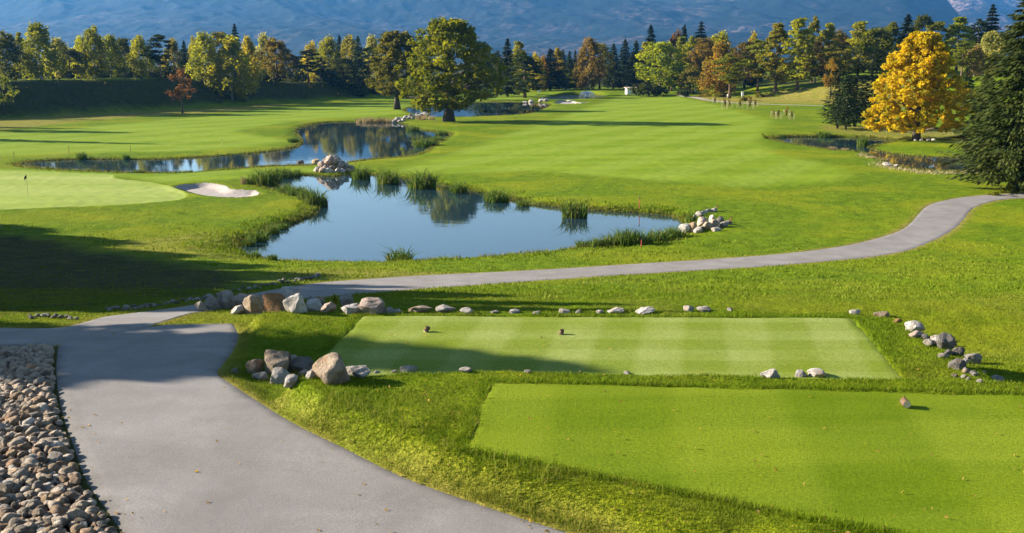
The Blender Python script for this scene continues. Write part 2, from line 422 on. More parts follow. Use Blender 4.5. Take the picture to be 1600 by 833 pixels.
def rock_mat():
    m = NT('stone'); oi = m.oinfo(); p = m.obj()
    off = m.n('ShaderNodeVectorMath', operation='ADD'); m.t.links.new(p, off.inputs[0])
    cmb = m.n('ShaderNodeCombineXYZ'); m.set(cmb.inputs[0], m.math('MULTIPLY', oi['Random'], 40.0)); m.t.links.new(cmb.outputs[0], off.inputs[1])
    v = off.outputs[0]
    n1 = m.noise(2.2, 7, 0.68, v, 0.6); n2 = m.noise(8.0, 5, 0.75, v)
    c = m.mix(m.rng(n1, 0.35, 0.65), m.mix(1.0, oi['Color'], (0.62, 0.58, 0.54), 'MULTIPLY'), m.mix(1.0, oi['Color'], (1.25, 1.24, 1.22), 'MULTIPLY'))
    c = m.mix(m.rng(m.noise(1.4, 5, 0.6, v), 0.54, 0.68, 0, 0.65), c, m.mix(1.0, oi['Color'], (0.95, 0.66, 0.40), 'MULTIPLY'))
    c = m.mix(m.rng(n2, 0.60, 0.72, 0, 0.6), c, (0.08, 0.072, 0.062))
    return m.done(m.bsdf(c, 0.85, 0.25, m.bump(m.math('ADD', n1, m.math('MULTIPLY', n2, 0.5)), 1.0, 0.22)))
def blade_mat(name, a, b, dryc, trans=0.3):
    m = NT(name); t = m.attr('tint'); d = m.attr('dryness')
    big = m.noise(0.5, 4, 0.6, m.pos())
    c = m.mix(t, a, b)
    c = m.mix(m.rng(big, 0.5, 0.66, 0, 0.4), c, tuple(0.5 * (x + y) for x, y in zip(b, dryc)))
    c = m.mix(d, c, dryc)
    bs = m.bsdf(c, 0.7, 0.06); tr = m.n('ShaderNodeBsdfTranslucent'); m.t.links.new(c, tr.inputs['Color'])
    mx = m.n('ShaderNodeMixShader'); mx.inputs[0].default_value = trans
    m.t.links.new(bs, mx.inputs[1]); m.t.links.new(tr.outputs[0], mx.inputs[2])
    return m.done(mx.outputs[0])
STONE = rock_mat()
HAZE_D, SKY_S, SUN_E, EXPO = 0.60e-4, 0.05, 5.0, 1.95
# ------------------------------------------------------------------ the ground: one sheet from behind the camera to the mountains
def build_ground():
    rows = list(np.arange(-70, 11.5, 2.0)); d = 11.5
    while d < 470: rows.append(d); d += 0.0034 * d + 0.07
    while d < 9000: rows.append(d); d *= 1.06
    rows = np.array(rows)
    t = np.concatenate([-np.geomspace(4.0, 0.62, 60), np.arange(-0.61, 0.61, 0.0021), np.geomspace(0.62, 4.0, 60)])
    apex = 5.0
    rr = np.maximum(rows, 11.5) + apex
    X = t[None, :] * rr[:, None]; Y = np.repeat(rows[:, None], len(t), 1)
    x, y = X.ravel(), Y.ravel()
    z = height(x, y)
    z = np.where(y > 1200, z * 0, z)
    fwR = gpoly([(612,264),(700,240),(770,216),(830,196),(880,180),(930,163),(975,149),(1040,148),(1080,156),(1140,170),(1205,190),(1190,214),(1215,240),(1290,255),(1330,268),(1290,286),(1180,292),(1080,288),(960,277),(820,268),(700,272)])
    fwL = gpoly([(-300,232),(-60,208),(60,205),(200,192),(320,182),(440,170),(560,164),(640,163),(640,176),(560,183),(480,187),(400,199),(370,206),(430,216),(440,224),(300,236),(120,239),(-60,244)])
    fwF = gpoly([(640,156),(740,149),(850,146),(960,140),(900,147),(850,151),(800,156),(700,158)])
    grn = gpoly([(-300,272),(-40,267.5),(60,268),(170,272),(178,279),(240,286),(285,300),(278,312),(180,320),(60,325),(-60,330),(-300,340)])
    f = np.zeros(len(x))
    for P in (fwR, fwL, fwF):
        w = 0.9 * fbm(x / 6, y / 6, 2)
        f = np.maximum(f, sstep(1.6, -2.4, sdf(P, x, y, 4) + w))
    g = sstep(0.25, -0.25, sdf(grn, x, y, 2))
    apron = sstep(1.5, -1.0, sdf(gpoly([(-300,262),(60,264),(200,270.5),(350,266),(470,262),(560,268),(480,272),(400,276),(300,283),(250,286),(180,275),(-60,268)]), x, y, 3)) 
    f = np.maximum(f, 0.95 * apron)
    lake = np.full(len(x), 99.0)
    for i, L in enumerate(LAKES):
        dd = sdf(L, x, y, 6.0)
        if i == 4: dd = np.maximum(dd, -sdf(POINT_R, x, y, 6.0))
        lake = np.minimum(lake, dd)
    wob = 0.5 * fbm(x / 1.3, y / 1.3, 3)
    shore = sstep(0.75, 0.15, lake + wob)
    f = f * sstep(0.8, 2.2, lake)
    dry = np.zeros(len(x))
    for P, k in ((gpoly([(1080,150),(1150,152),(1215,143),(1300,131),(1400,122),(1420,164),(1330,163),(1200,161),(1110,158)]), 0.9),
                 (gpoly([(-300,196),(0,186),(60,182),(140,178),(230,174),(300,170),(420,163),(440,166),(330,176),(240,181),(120,190),(0,203),(-300,215)]), 0.8),
                 (gpoly([(430,425),(560,420),(640,424),(700,428),(600,434),(500,437),(430,442)]), 0.55),
                 (gpoly([(180,382),(260,370),(330,368),(380,392),(330,402),(240,396)]), 0.45),
                 (gpoly([(1290,196),(1420,202),(1540,206),(1600,218),(1450,219),(1360,212),(1300,206)]), 0.7)):
        dry = np.maximum(dry, k * sstep(1.5, -1.0, sdf(P, x, y, 4) + wob))
    dr = np.minimum(sdf(ROAD1, x, y), sdf(ROAD2, x, y))
    dry = np.maximum(dry, 0.85 * sstep(0.55, 0.05, dr + 0.4 * wob))
    dry = dry * (1 - f)
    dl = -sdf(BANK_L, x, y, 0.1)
    wild_shade = sstep(1.0, 5.0, dl + 2 * wob) * sstep(15.5, 12.0, dl)
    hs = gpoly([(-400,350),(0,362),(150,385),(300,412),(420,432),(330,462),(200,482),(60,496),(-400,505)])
    wild_shade = np.maximum(wild_shade, 0.95 * sstep(0.5, -2.5, sdf(hs, x, y, 3) + 3 * wob))  # brown long grass, darkened further to paint the left slope's shade into the colour
    wild_shade = np.maximum(wild_shade, sstep(20, 26, dl + 3 * wob) * 0.8)
    wild_shade = np.maximum(wild_shade, sstep(470, 520, y))
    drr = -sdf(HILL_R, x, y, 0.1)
    wild_shade = np.maximum(wild_shade, 0.75 * sstep(30, 36, drr + 3 * wob) * sstep(62, 50, drr))
    tee = np.minimum(sdf(TEE1, x, y), sdf(TEE2, x, y))
    z = np.where(tee < -0.10, z - 0.06, z)
    rp = sdf(RIPRAP, x, y, 3)
    wild_shade = np.maximum(wild_shade, 0.9 * sstep(0.45, 0.2, rp))
    z = np.where(dr < -0.12, z - 0.05, z)
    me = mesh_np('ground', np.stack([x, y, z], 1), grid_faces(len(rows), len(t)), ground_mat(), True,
                 dict(fair=f, green=g, dry=dry, shore=shore, wild_shade=wild_shade))
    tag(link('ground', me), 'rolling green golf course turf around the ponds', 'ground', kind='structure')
build_ground()

def strip(name, A, B, zoff, n_across, mat, label, cat):
    n = 320
    def resample(P):
        s = np.concatenate([[0], np.cumsum(np.hypot(*np.diff(P, axis=0).T))]); q = np.linspace(0, s[-1], n)
        return np.stack([np.interp(q, s, P[:, 0]), np.interp(q, s, P[:, 1])], 1)
    if len(A) != len(B): A, B = resample(A), resample(B)
    else:
        k = np.linspace(0, len(A) - 1, n); i = np.arange(len(A))
        A = np.stack([np.interp(k, i, A[:, 0]), np.interp(k, i, A[:, 1])], 1); B = np.stack([np.interp(k, i, B[:, 0]), np.interp(k, i, B[:, 1])], 1)
    s = np.linspace(0, 1, n_across)
    P = A[:, None, :] * (1 - s)[None, :, None] + B[:, None, :] * s[None, :, None]
    x, y = P[..., 0].ravel(), P[..., 1].ravel()
    wd = np.hypot(*(A - B).T)[:, None] * np.minimum(s, 1 - s)[None, :]
    e = np.clip(1 - wd / 0.5, 0, 1).ravel()
    z = Hbase(x, y) + zoff - 0.05 * (e >= 0.999)
    other = ROAD2 if name == 'road' else ROAD1
    if name != 'gravel_path': e = e * sstep(-0.05, 0.4, sdf(other, x, y))
    Fc = grid_faces(n, n_across)
    me = mesh_np(name, np.stack([x, y, z], 1), Fc, mat, True, dict(edge=e))
    nz = np.zeros(1)
    if me.polygons[len(me.polygons) // 2].normal.z < 0: me.flip_normals()
    return tag(link(name, me), label, cat, kind='structure')
ASPH = road_mat()
strip('road', mL, mR, 0.028, 24, ASPH, 'grey asphalt cart road in the foreground beside the stones', 'road')
strip('path', tU, tD, 0.020, 18, ASPH, 'narrow grey asphalt cart path winding past the front pond', 'path')
GP = np.array(hits([(1060,149.5),(1085,152.5),(1108,157),(1140,160.5),(1190,163),(1240,164.5),(1300,166),(1360,168),(1430,170)], Hbase))[:, :2]
GP = smooth_open(GP, 8)
tn = np.gradient(GP, axis=0); tn /= np.linalg.norm(tn, axis=1)[:, None]; nn = np.stack([-tn[:, 1], tn[:, 0]], 1) * 1.1
strip('gravel_path', GP + nn, GP - nn, 0.10, 6, sand_mat('gravel', (0.20, 0.18, 0.15), (0.28, 0.25, 0.21)), 'pale gravel path along the foot of the yellow bank', 'path')

def tee_sheet(P, z, mat, label):
    n, k = 60, 90
    a = np.linspace(0, 1, n)[:, None, None]; b = np.linspace(0, 1, k)[None, :, None]
    Q = (P[3] * (1 - a) * (1 - b) + P[2] * (1 - a) * b + P[1] * a * b + P[0] * a * (1 - b)).reshape(-1, 2)
    wv = 0.10 * np.stack([fbm(Q[:, 0] / 0.9, Q[:, 1] / 0.9, 3), fbm(Q[:, 0] / 0.9 + 40, Q[:, 1] / 0.9 + 7, 3)], 1)
    Q = Q + wv
    e = (np.minimum(np.minimum(a, 1 - a), np.minimum(b, 1 - b)) + 0 * a * b).reshape(-1)
    zz = z + 0.015 + 0.02 * fbm(Q[:, 0] / 2, Q[:, 1] / 2, 2) - 0.05 * (e < 1e-6)
    me = mesh_np('tee_box', np.stack([Q[:, 0], Q[:, 1], zz], 1), grid_faces(n, k), mat, True)
    tag(link('tee_box', me), label, 'tee box', kind='structure')
tee_sheet(TEE1, Z1, tee_mat('tee_turf_pale', (0.152, 0.200, 0.022), (0.250, 0.290, 0.076), 0.18, 0.15, 0.8), 'pale close mown tee box with two log markers between the rock rows')
tee_sheet(TEE2, Z2, tee_mat('tee_turf_deep', (0.088, 0.140, 0.003), (0.175, 0.222, 0.014), 0.10, 0.075, 0.75), 'deep green mown tee box nearest the camera with one log marker')

SAND = sand_mat('bunker_sand', (0.255, 0.215, 0.185), (0.345, 0.305, 0.275))
def bunker(P, label):
    lo, hi = P.min(0), P.max(0)
    n = 70
    X, Y = np.meshgrid(np.linspace(lo[0], hi[0], n), np.linspace(lo[1], hi[1], n))
    x, y = X.ravel(), Y.ravel()
    d = sdf(P, x, y) + 0.12 * fbm(x / 0.8, y / 0.8, 2)
    z = height(x, y) + 0.05
    Fc = grid_faces(n, n); keep = (d[Fc] < 0.02).all(1)
    me = mesh_np('sand_bunker', np.stack([x, y, z], 1), Fc[keep], SAND, True)
    tag(link('sand_bunker', me), label, 'bunker', kind='structure')
bunker(BUNKER, 'pale sand bunker beside the green with the flag')
bunker(BUNKER_FAR, 'small pale sand bunker below the fountain pond')

WATER = water_mat(); CHOPPY = water_mat('rippled_water', 0.9)      # stirred by the fountain
for L, lab in zip(LAKES, ('blue front pond mirroring the sky below the rock cascade', 'long left pond behind the green', 'dark pond behind the big oak', 'small far pond with the fountain', 'reedy right pond under the yellow tree')):
    lo, hi = L.min(0) - 2.5, L.max(0) + 2.5
    n = 60
    X, Y = np.meshgrid(np.linspace(lo[0], hi[0], n), np.linspace(lo[1], hi[1], n))
    x, y = X.ravel(), Y.ravel(); d = sdf(L, x, y, 4)
    Fc = grid_faces(n, n); keep = (d[Fc] < 2.6).any(1)
    # only where the ground round it is above the water
    me = mesh_np('pond_water', np.stack([x, y, np.full_like(x, WATER_Z)], 1), Fc[keep], CHOPPY if L is POND_FOUNT else WATER, True)
    tag(link('pond_water', me), lab, 'pond', kind='structure')

# ------------------------------------------------------------------ trees
def leaves(C, Nr, a, b):
    """diamond leaf clusters: centres, normals, half lengths"""
    n = len(C)
    Nr = Nr / (np.linalg.norm(Nr, axis=1)[:, None] + 1e-9)
    R = rng.normal(size=(n, 3)); T = np.cross(Nr, R); T /= np.linalg.norm(T, axis=1)[:, None] + 1e-9
    B = np.cross(Nr, T)
    a = np.asarray(a).reshape(-1, 1) * np.ones((n, 1)); b = np.asarray(b).reshape(-1, 1) * np.ones((n, 1))
    fold = Nr * (0.25 * b)
    V = np.stack([C + T * a, C + B * b + fold, C - T * a, C - B * b + fold], 1).reshape(-1, 3)
    return V, np.arange(4 * n).reshape(-1, 4)
def leaves_dir(C, T, Nr, a, b):
    T = T / (np.linalg.norm(T, axis=1)[:, None] + 1e-9)
    B = np.cross(T, Nr); B /= np.linalg.norm(B, axis=1)[:, None] + 1e-9
    a = np.asarray(a).reshape(-1, 1); b = np.asarray(b).reshape(-1, 1)
    V = np.stack([C + T * a, C + B * b, C - T * a, C - B * b], 1).reshape(-1, 3)
    return V, np.arange(4 * len(C)).reshape(-1, 4)

def crown_broad(H, W, z0, prof, nclump, nleaf, leaf, mat, squash=0.8, clump=0.13, droop=0.0, hollow=0.5, seed=0, nr=0.55):
    """crown of leaf clumps spread through a lumpy envelope; H total height, W width, z0 crown base"""
    global rng
    rng = np.random.default_rng(seed)
    zt = np.linspace(0, 1, len(prof))
    hN = rng.random(64)
    C = []; rad = []
    while len(C) < nclump:
        t = rng.random() ** 0.9; an = rng.random() * 2 * math.pi
        lump = 0.88 + 0.20 * math.sin(2 * an + 6 * hN[0] + 3 * t) * hN[1] + 0.20 * math.sin(3 * an + 9 * hN[2] - 7 * t) * hN[3] + 0.09 * rng.normal()
        R = np.interp(t, zt, prof) * W / 2 * min(1.08, max(0.4, lump))
        q = hollow + (1 - hollow) * rng.random() ** 0.6
        if rng.random() < 0.15: q = rng.random()
        r = R * q
        C.append((r * math.cos(an), r * math.sin(an), z0 + t * (H - z0) * 0.97)); rad.append(W * clump * (0.55 + 0.8 * rng.random()))
    C = np.array(C); rad = np.array(rad)
    P = []; N = []; T = []
    for c, r in zip(C, rad):
        m = max(4, int(nleaf * (r / (W * clump)) ** 1.5))
        d = rng.normal(size=(m, 3)); d /= np.linalg.norm(d, axis=1)[:, None]
        p = d * (r * (0.35 + 0.7 * rng.random((m, 1)))) * np.array([1, 1, squash])
        if droop: p[:, 2] -= droop * r * rng.random(m) ** 2 * 2
        P.append(c + p); out = d + nr * rng.normal(size=(m, 3)) + np.array([0, 0, 0.25])
        if droop: out[:, 2] *= 0.3
        N.append(out); T.append(np.clip(0.5 + 0.25 * rng.normal() + 0.22 * rng.normal(size=m), 0, 1))
    P = np.concatenate(P); N = np.concatenate(N); T = np.concatenate(T)
    s = leaf * (0.6 + 0.8 * rng.random(len(P)))
    V, Fc = leaves(P, N, s, s * 0.68)
    return mesh_np('crown', V, Fc, mat, False, fattrs=dict(tint=T)), C
def trunk_broad(H, r, z0, C, mat, nl=9, lean=0.0):
    mb = MB()
    zs = np.linspace(0, 1, 8); top = H * 0.82
    pts = [(lean * t * t * H + 0.15 * r * math.sin(7 * t), 0.2 * r * math.sin(5 * t + 1), t * top - (0.3 if t == 0 else 0)) for t in zs]
    rad = [r * (1.5 if t == 0 else 1.0) * (1 - 0.88 * t) + 0.02 for t in zs]
    mb.tube(pts, rad, 8)
    idx = rng.choice(len(C), min(nl, len(C)), replace=False)
    for i in idx:
        e = C[i]; zb = max(z0 * 0.75, min(e[2] - 0.25 * math.hypot(e[0], e[1]) - 0.5, top * 0.85)); t = zb / top
        b = (lean * t * t * H, 0, zb); rr = r * (1 - 0.88 * t) * 0.55
        mid = (b[0] * 0.5 + e[0] * 0.5, b[1] * 0.5 + e[1] * 0.5, b[2] * 0.45 + e[2] * 0.55 + 0.05 * H * (rng.random() - .3))
        mb.tube([b, mid, tuple(e)], [rr, rr * 0.6, rr * 0.2], 6)
    return mb.mesh('trunk', mat, True)
def crown_conifer(H, W, z0, levels, per, spray, leaf, mat, power=0.85, droop=0.35, jitter=0.18, up=0.15, width_leaf=0.3, seed=0):
    """whorls of boughs, each hung with flat sprays of needles"""
    global rng
    rng = np.random.default_rng(seed)
    P = []; D = []; N = []; S = []; T = []
    for li in range(levels):
        t = (li + rng.random() * 0.8) / levels
        z = z0 + (H - z0) * t
        Lm = W / 2 * (1 - t) ** power + 0.12
        if t < 0.12: Lm *= 0.75 + 2 * t
        off = rng.random() * 6.28
        for k in range(per):
            if rng.random() < 0.08: continue
            an = off + 6.283 * k / per + 0.3 * rng.normal(); L = Lm * (1 + jitter * rng.normal())
            if L < 0.08: continue
            ca, sa = math.cos(an), math.sin(an)
            tint = np.clip(0.45 + 0.2 * rng.normal(), 0, 1)
            m = max(3, int(spray * (0.3 + 0.7 * L / (W / 2))))
            s = (np.arange(m) + rng.random(m)) / m
            s = s ** 0.8
            zz = z + L * (up * s * 2 - droop * s - 0.0) + L * 0.35 * droop * s ** 3
            side = rng.normal(size=m) * 0.13 * L * (1.1 - 0.6 * s)
            p = np.stack([ca * L * s - sa * side, sa * L * s + ca * side, zz - 0.10 * L * rng.random(m)], 1)
            d = np.stack([np.full(m, ca) - sa * side / L * 2, np.full(m, sa) + ca * side / L * 2, np.full(m, -droop) + 0.3 * rng.normal(size=m)], 1)
            P.append(p); D.append(d); N.append(np.stack([-sa * 0.5 * rng.normal(size=m), ca * 0.5 * rng.normal(size=m), np.ones(m)], 1) + 0.35 * rng.normal(size=(m, 3)))
            S.append(leaf * (0.65 + 0.7 * rng.random(m))); T.append(np.clip(tint + 0.2 * rng.normal(size=m) + 0.2 * (s - .5), 0, 1))
    m = 14
    P.append(np.stack([0.06 * rng.normal(size=m), 0.06 * rng.normal(size=m), H * (0.955 + 0.05 * rng.random(m))], 1)); D.append(np.stack([0.25 * rng.normal(size=m), 0.25 * rng.normal(size=m), np.ones(m)], 1))
    N.append(rng.normal(size=(m, 3))); S.append(np.full(m, leaf * 0.7)); T.append(np.full(m, 0.5))
    P, D, N, S, T = (np.concatenate(a) for a in (P, D, N, S, T))
    V, Fc = leaves_dir(P, D, N, S, S * width_leaf * (0.7 + 0.6 * rng.random(len(S))))
    return mesh_np('crown', V, Fc, mat, False, fattrs=dict(tint=T))
def trunk_conifer(H, r, mat):
    mb = MB(); mb.tube([(0, 0, -0.3), (0.02, 0, H * 0.15), (0, 0.03, H * 0.5), (0, 0, H * 0.97)], [r * 1.35, r, r * 0.6, 0.02], 8)
    for k in range(9):
        z = H * (0.14 + 0.05 * k); a = k * 2.4; L = 0.05 * H
        mb.tube([(0, 0, z), (math.cos(a) * L, math.sin(a) * L, z - 0.1 * L)], [r * 0.2, r * 0.08], 5)
    return mb.mesh('trunk', mat, True)

def real_size(me):
    V = np.empty(len(me.vertices) * 3, np.float32); me.vertices.foreach_get('co', V); V = V.reshape(-1, 3)
    return float(np.percentile(V[:, 2], 99.7)), 2 * float(np.percentile(np.abs(V[:, 0]), 97.5))
PROTO = {}      # kind -> list of (crown mesh, trunk mesh, height, width)
def proto_broad(kind, H, W, z0, prof, nclump, nleaf, leaf, seeds, bark=BARK, r=0.25, nl=9, **kw):
    for s in seeds:
        cm, C = crown_broad(H, W, z0, prof, nclump, nleaf, leaf, LEAF, seed=s, **kw)
        PROTO.setdefault(kind, []).append((cm, trunk_broad(H, r, z0, C, bark, nl), *real_size(cm)))
def proto_con(kind, H, W, z0, levels, per, spray, leaf, seeds, bark=BARK, r=0.22, **kw):
    for s in seeds:
        cm = crown_conifer(H, W, z0, levels, per, spray, leaf, NEEDLE if kind != 'larch' else LEAF, seed=s, **kw)
        PROTO.setdefault(kind, []).append((cm, trunk_conifer(H, r, bark), *real_size(cm)))
EGG = [0.35, 0.75, 0.95, 1.0, 0.92, 0.75, 0.5, 0.2]
BIRCHP = [0.45, 0.85, 1.0, 0.92, 0.78, 0.62, 0.42, 0.15]
ROUND = [0.5, 0.85, 1.0, 1.0, 0.95, 0.82, 0.6, 0.3]
PINEP = [0.3, 0.7, 0.95, 1.0, 0.9, 0.8, 0.55, 0.25]
proto_broad('birch', 13, 7.5, 1.6, BIRCHP, 95, 46, 0.24, (11, 12, 13, 14), BARK_PALE, 0.16, squash=1.5, clump=0.105, droop=1.1, hollow=0.35)
proto_broad('broad', 13, 8.5, 2.4, ROUND, 90, 52, 0.25, (21, 22, 23), r=0.24, squash=0.8, clump=0.115, hollow=0.45)
proto_broad('pine', 14, 6.5, 4.5, PINEP, 48, 52, 0.25, (31, 32), BARK_PINE, 0.2, squash=0.42, clump=0.15, hollow=0.3)
proto_con('spruce', 15, 6.0, 0.8, 38, 11, 12, 0.40, (41, 42, 43), power=0.8, droop=0.45, up=0.12, width_leaf=0.42)
proto_broad('larch', 15, 6.5, 2.0, [0.55, 0.92, 1.0, 0.86, 0.72, 0.54, 0.36, 0.10], 120, 44, 0.22, (51, 52, 53), BARK_PINE, 0.2, 8, squash=0.6, clump=0.10, hollow=0.2, nr=0.8)
proto_broad('oak', 19.2, 16.5, 2.6, [0.55, 0.9, 1.0, 0.98, 0.9, 0.76, 0.60, 0.3], 370, 52, 0.26, (61,), r=0.75, nl=26, squash=0.8, nr=0.9, clump=0.052, hollow=0.4)
proto_broad('slim_oak', 17.5, 11.5, 3.2, [0.6, 0.95, 1.0, 0.86, 0.8, 0.7, 0.55, 0.3], 230, 48, 0.26, (71,), r=0.45, nl=16, squash=0.85, nr=0.9, clump=0.068, hollow=0.3)
proto_broad('maple', 16, 13.8, 1.7, [0.80, 1.0, 0.98, 0.88, 0.74, 0.58, 0.42, 0.20], 850, 30, 0.23, (81,), r=0.42, nl=18, squash=0.9, clump=0.036, hollow=0.42, nr=1.0)
proto_broad('sapling', 6, 4.2, 1.7, EGG, 40, 22, 0.14, (91, 92), r=0.09, nl=12, squash=0.9, clump=0.11, hollow=0.1)
proto_con('big_spruce', 19, 9, 1.3, 66, 13, 44, 0.24, (101,), r=0.30, power=1.0, droop=0.62, up=0.16, jitter=0.2, width_leaf=0.28)
proto_con('grove_spruce', 12, 6.2, 0.9, 36, 10, 12, 0.32, (111, 112), r=0.16, power=0.8, droop=0.32, up=0.16)
rng = np.random.default_rng(99)

GREENS = dict(dk=(0.068, 0.078, 0.011), md=(0.145, 0.162, 0.014), lt=(0.210, 0.232, 0.016), yg=(0.270, 0.282, 0.014), ol=(0.190, 0.182, 0.026), pale=(0.250, 0.245, 0.065),
              ye=(0.270, 0.220, 0.018), go=(0.440, 0.335, 0.012), orr=(0.250, 0.150, 0.018), br=(0.115, 0.088, 0.020), rd=(0.135, 0.072, 0.024), sp=(0.020, 0.032, 0.010), spl=(0.045, 0.062, 0.011),
              la=(0.225, 0.220, 0.018), oak=(0.140, 0.150, 0.008), ok2=(0.120, 0.124, 0.011), tan=(0.190, 0.145, 0.050))
NAMES = dict(birch='birch_tree', broad='broadleaf_tree', pine='pine_tree', spruce='spruce_tree', larch='larch_tree', oak='oak_tree', slim_oak='oak_tree', maple='maple_tree', sapling='young_tree', big_spruce='spruce_tree', grove_spruce='spruce_tree')
_cnt = {}
def plant(kind, x, y, h, w, col, label, group=None, z=None, rot=None):
    lst = PROTO[kind]; i = _cnt.get(kind, 0); _cnt[kind] = i + 1
    cm, tm, H, W = lst[i % len(lst)]
    if z is None: z = hz(x, y)
    r = bpy.data.objects.new(NAMES[kind], None); COL.objects.link(r); r.empty_display_size = 0.5
    r.location = (x, y, z); r.rotation_euler = (0, 0, rot if rot is not None else (i * 2.399) % 6.283)
    tag(r, label, 'tree', group)
    c4 = (*(GREENS[col] if isinstance(col, str) else col), 1)
    for nm, me in (('trunk', tm), ('crown', cm)):
        o = link(nm, me, r); o.color = c4; o.scale = (w / W, w / W, h / H)
    return r
def tree(kind, u, D, vt, wpx, col, label, group=None, rot=None):
    """u and top row of the tree in the photograph, its distance and its crown width in pixels"""
    if u < 600 and kind in ('birch', 'broad', 'pine', 'spruce', 'larch') and label.find('slope') < 0:      # the row stands on the crest of the left bank
        D = np.interp(u, [0, 270, 400, 600], [243, 283, 320, 372]) + max(0, D - np.interp(u, [0, 250, 320, 430, 580], [248, 243, 268, 316, 335]))
    if 850 < u < 1005 and D < 400: D += 28
    if kind in ('birch', 'broad', 'larch', 'pine'): wpx *= 1.15
    dx, dy, dz = ray(u, vt); t = D / dy
    x, y = dx * t, D; ztop = CAMZ + dz * t; z = hz(x, y)
    return plant(kind, x, y, max(1.5, ztop - z), wpx * 1.0 * t * 1.0 / F, col, label, group, z, rot)
def tree_at(kind, u, v, vt, wpx, col, label, group=None, rot=None):
    x, y, z = at(u, v); return tree(kind, u, y, vt, wpx, col, label, group, rot)
# ------------------------------------------------------------------ hero trees
tree_at('oak', 700, 190, 31, 134, 'oak', 'huge spreading green oak with thick dark trunk standing alone between the ponds', rot=0.6)
tree_at('slim_oak', 619, 171, 50, 84, 'ok2', 'olive oak with bare lower trunk just behind the huge spreading oak', rot=2.0)
tree_at('maple', 1444, 219, 52, 132, 'go', 'golden yellow autumn maple on the grassy point of the right pond', rot=1.0)
tree('big_spruce', 1618, 101, -50, 156, 'spl', 'giant spruce cut off by the right edge of the photo', rot=0.4)
tree('spruce', 1545, 128, 112, 62, 'spl', 'shorter spruce half hidden behind the giant spruce on the right', rot=0.4)
tree_at('grove_spruce', 1314, 201, 96, 46, 'sp', 'leftmost dark spruce of the grove of four beside the golden maple')
tree_at('grove_spruce', 1327, 203, 104, 40, 'sp', 'spruce with a bare stem foot in front of the grove beside the golden maple')
tree_at('grove_spruce', 1341, 198, 92, 54, 'sp', 'middle dark spruce at the back of the grove beside the golden maple')
tree_at('grove_spruce', 1371, 199, 84, 58, 'sp', 'dark spruce of the grove nearest to the golden maple')
tree_at('sapling', 281, 177, 107, 42, 'rd', 'small reddish brown tree standing at the foot of the shaded bank')
tree_at('birch', 358, 152, 57, 62, 'yg', 'bright yellow-green birch low on the slope of the shaded bank')
tree_at('larch', 820, 153, 82, 50, 'spl', 'dark shaggy conifer standing forward on the lawn behind the oak pond')
tree_at('sapling', 2, 176, 118, 36, 'md', 'dark leafy shrub-like tree at the left edge below the bank')
tree_at('broad', 1033, 147, 66, 60, 'lt', 'rounded yellow-green tree at the end of the fairway right of the hut')
T = tree
# left bank row
T('birch', 8, 250, 50, 44, 'dk', 'dark birch furthest left on the crest of the bank')
T('larch', 29, 278, 51, 18, 'ol', 'thin grey-topped tree behind the two leftmost birches on the bank')
T('birch', 57, 248, 36, 54, 'md', 'tallest green birch on the left part of the bank')
T('birch', 90, 278, 60, 44, 'pale', 'pale olive birch behind the dark bushy tree on the bank')
T('broad', 106, 253, 74, 46, 'dk', 'low dark bushy tree between tall birches on the bank')
T('birch', 124, 262, 57, 28, 'yg', 'narrow yellow-green weeping birch on the bank right of the dark bushy tree')
T('birch', 143, 250, 42, 42, 'md', 'tall birch with leaning tip in the middle of the left bank row')
T('birch', 170, 256, 55, 38, 'md', 'full green birch right of the birch with leaning tip')
T('broad', 190, 264, 60, 28, 'dk', 'dark olive tree closing the row of green birches on the bank')
T('birch', 216, 253, 56, 38, 'lt', 'light green birch left of the sparse dark pine on the bank')
T('pine', 247, 244, 54, 36, 'sp', 'sparse dark pine with a bare trunk on the lip of the bank')
T('birch', 268, 276, 61, 32, 'ol', 'olive birch behind the sparse dark pine')
T('spruce', 287, 270, 64, 22, 'sp', 'narrow dark spruce between olive birch and bright birch on the bank')
T('birch', 302, 283, 58, 24, 'ol', 'slim olive birch tucked behind the bright wide birch')
T('birch', 318, 268, 51, 44, 'lt', 'bright wide birch with hanging left side on the bank')
T('broad', 342, 288, 50, 36, 'ok2', 'dark round tree with brownish top behind the bright wide birch')
T('spruce', 366, 294, 38, 26, 'sp', 'dark spruce tip rising above the yellow-green birch')
T('birch', 386, 305, 58, 34, 'ye', 'yellow-topped birch behind the birch low on the slope')
T('pine', 402, 322, 82, 24, 'sp', 'small black pine left of the orange-topped tree')
T('birch', 411, 332, 53, 30, 'pale', 'pale yellow birch behind the orange-topped tree')
T('broad', 430, 316, 60, 42, (0.150, 0.125, 0.016), 'tree with orange-red top and green skirt on the end of the bank')
T('broad', 452, 332, 84, 26, 'br', 'low rusty brown tree right of the orange-topped tree')
T('pine', 480, 331, 78, 38, 'sp', 'black flat-topped pine beside the notch in the tree row')
T('birch', 486, 352, 66, 34, 'ye', 'yellow birch crown showing above the black flat-topped pine')
T('pine', 500, 326, 92, 26, 'dk', 'short dark pine on thin stem right of the black flat-topped pine')
T('birch', 512, 336, 58, 40, 'lt', 'light green birch in the middle of the row left of the oaks')
T('spruce', 530, 352, 56, 22, 'sp', 'dark spruce spire between two light birches left of the oaks')
T('birch', 546, 344, 56, 38, 'ol', 'grey-green birch right of the spruce spire')
T('spruce', 559, 336, 57, 26, 'spl', 'green spruce right of the grey-green birch')
T('birch', 581, 350, 56, 34, 'pale', 'pale birch top left of the olive oak')
T('pine', 576, 322, 74, 34, 'ok2', 'pine with a tall bare trunk just left of the olive oak')
T('broad', 536, 330, 92, 40, 'dk', 'low dark tree under the spruce spire on the bank')
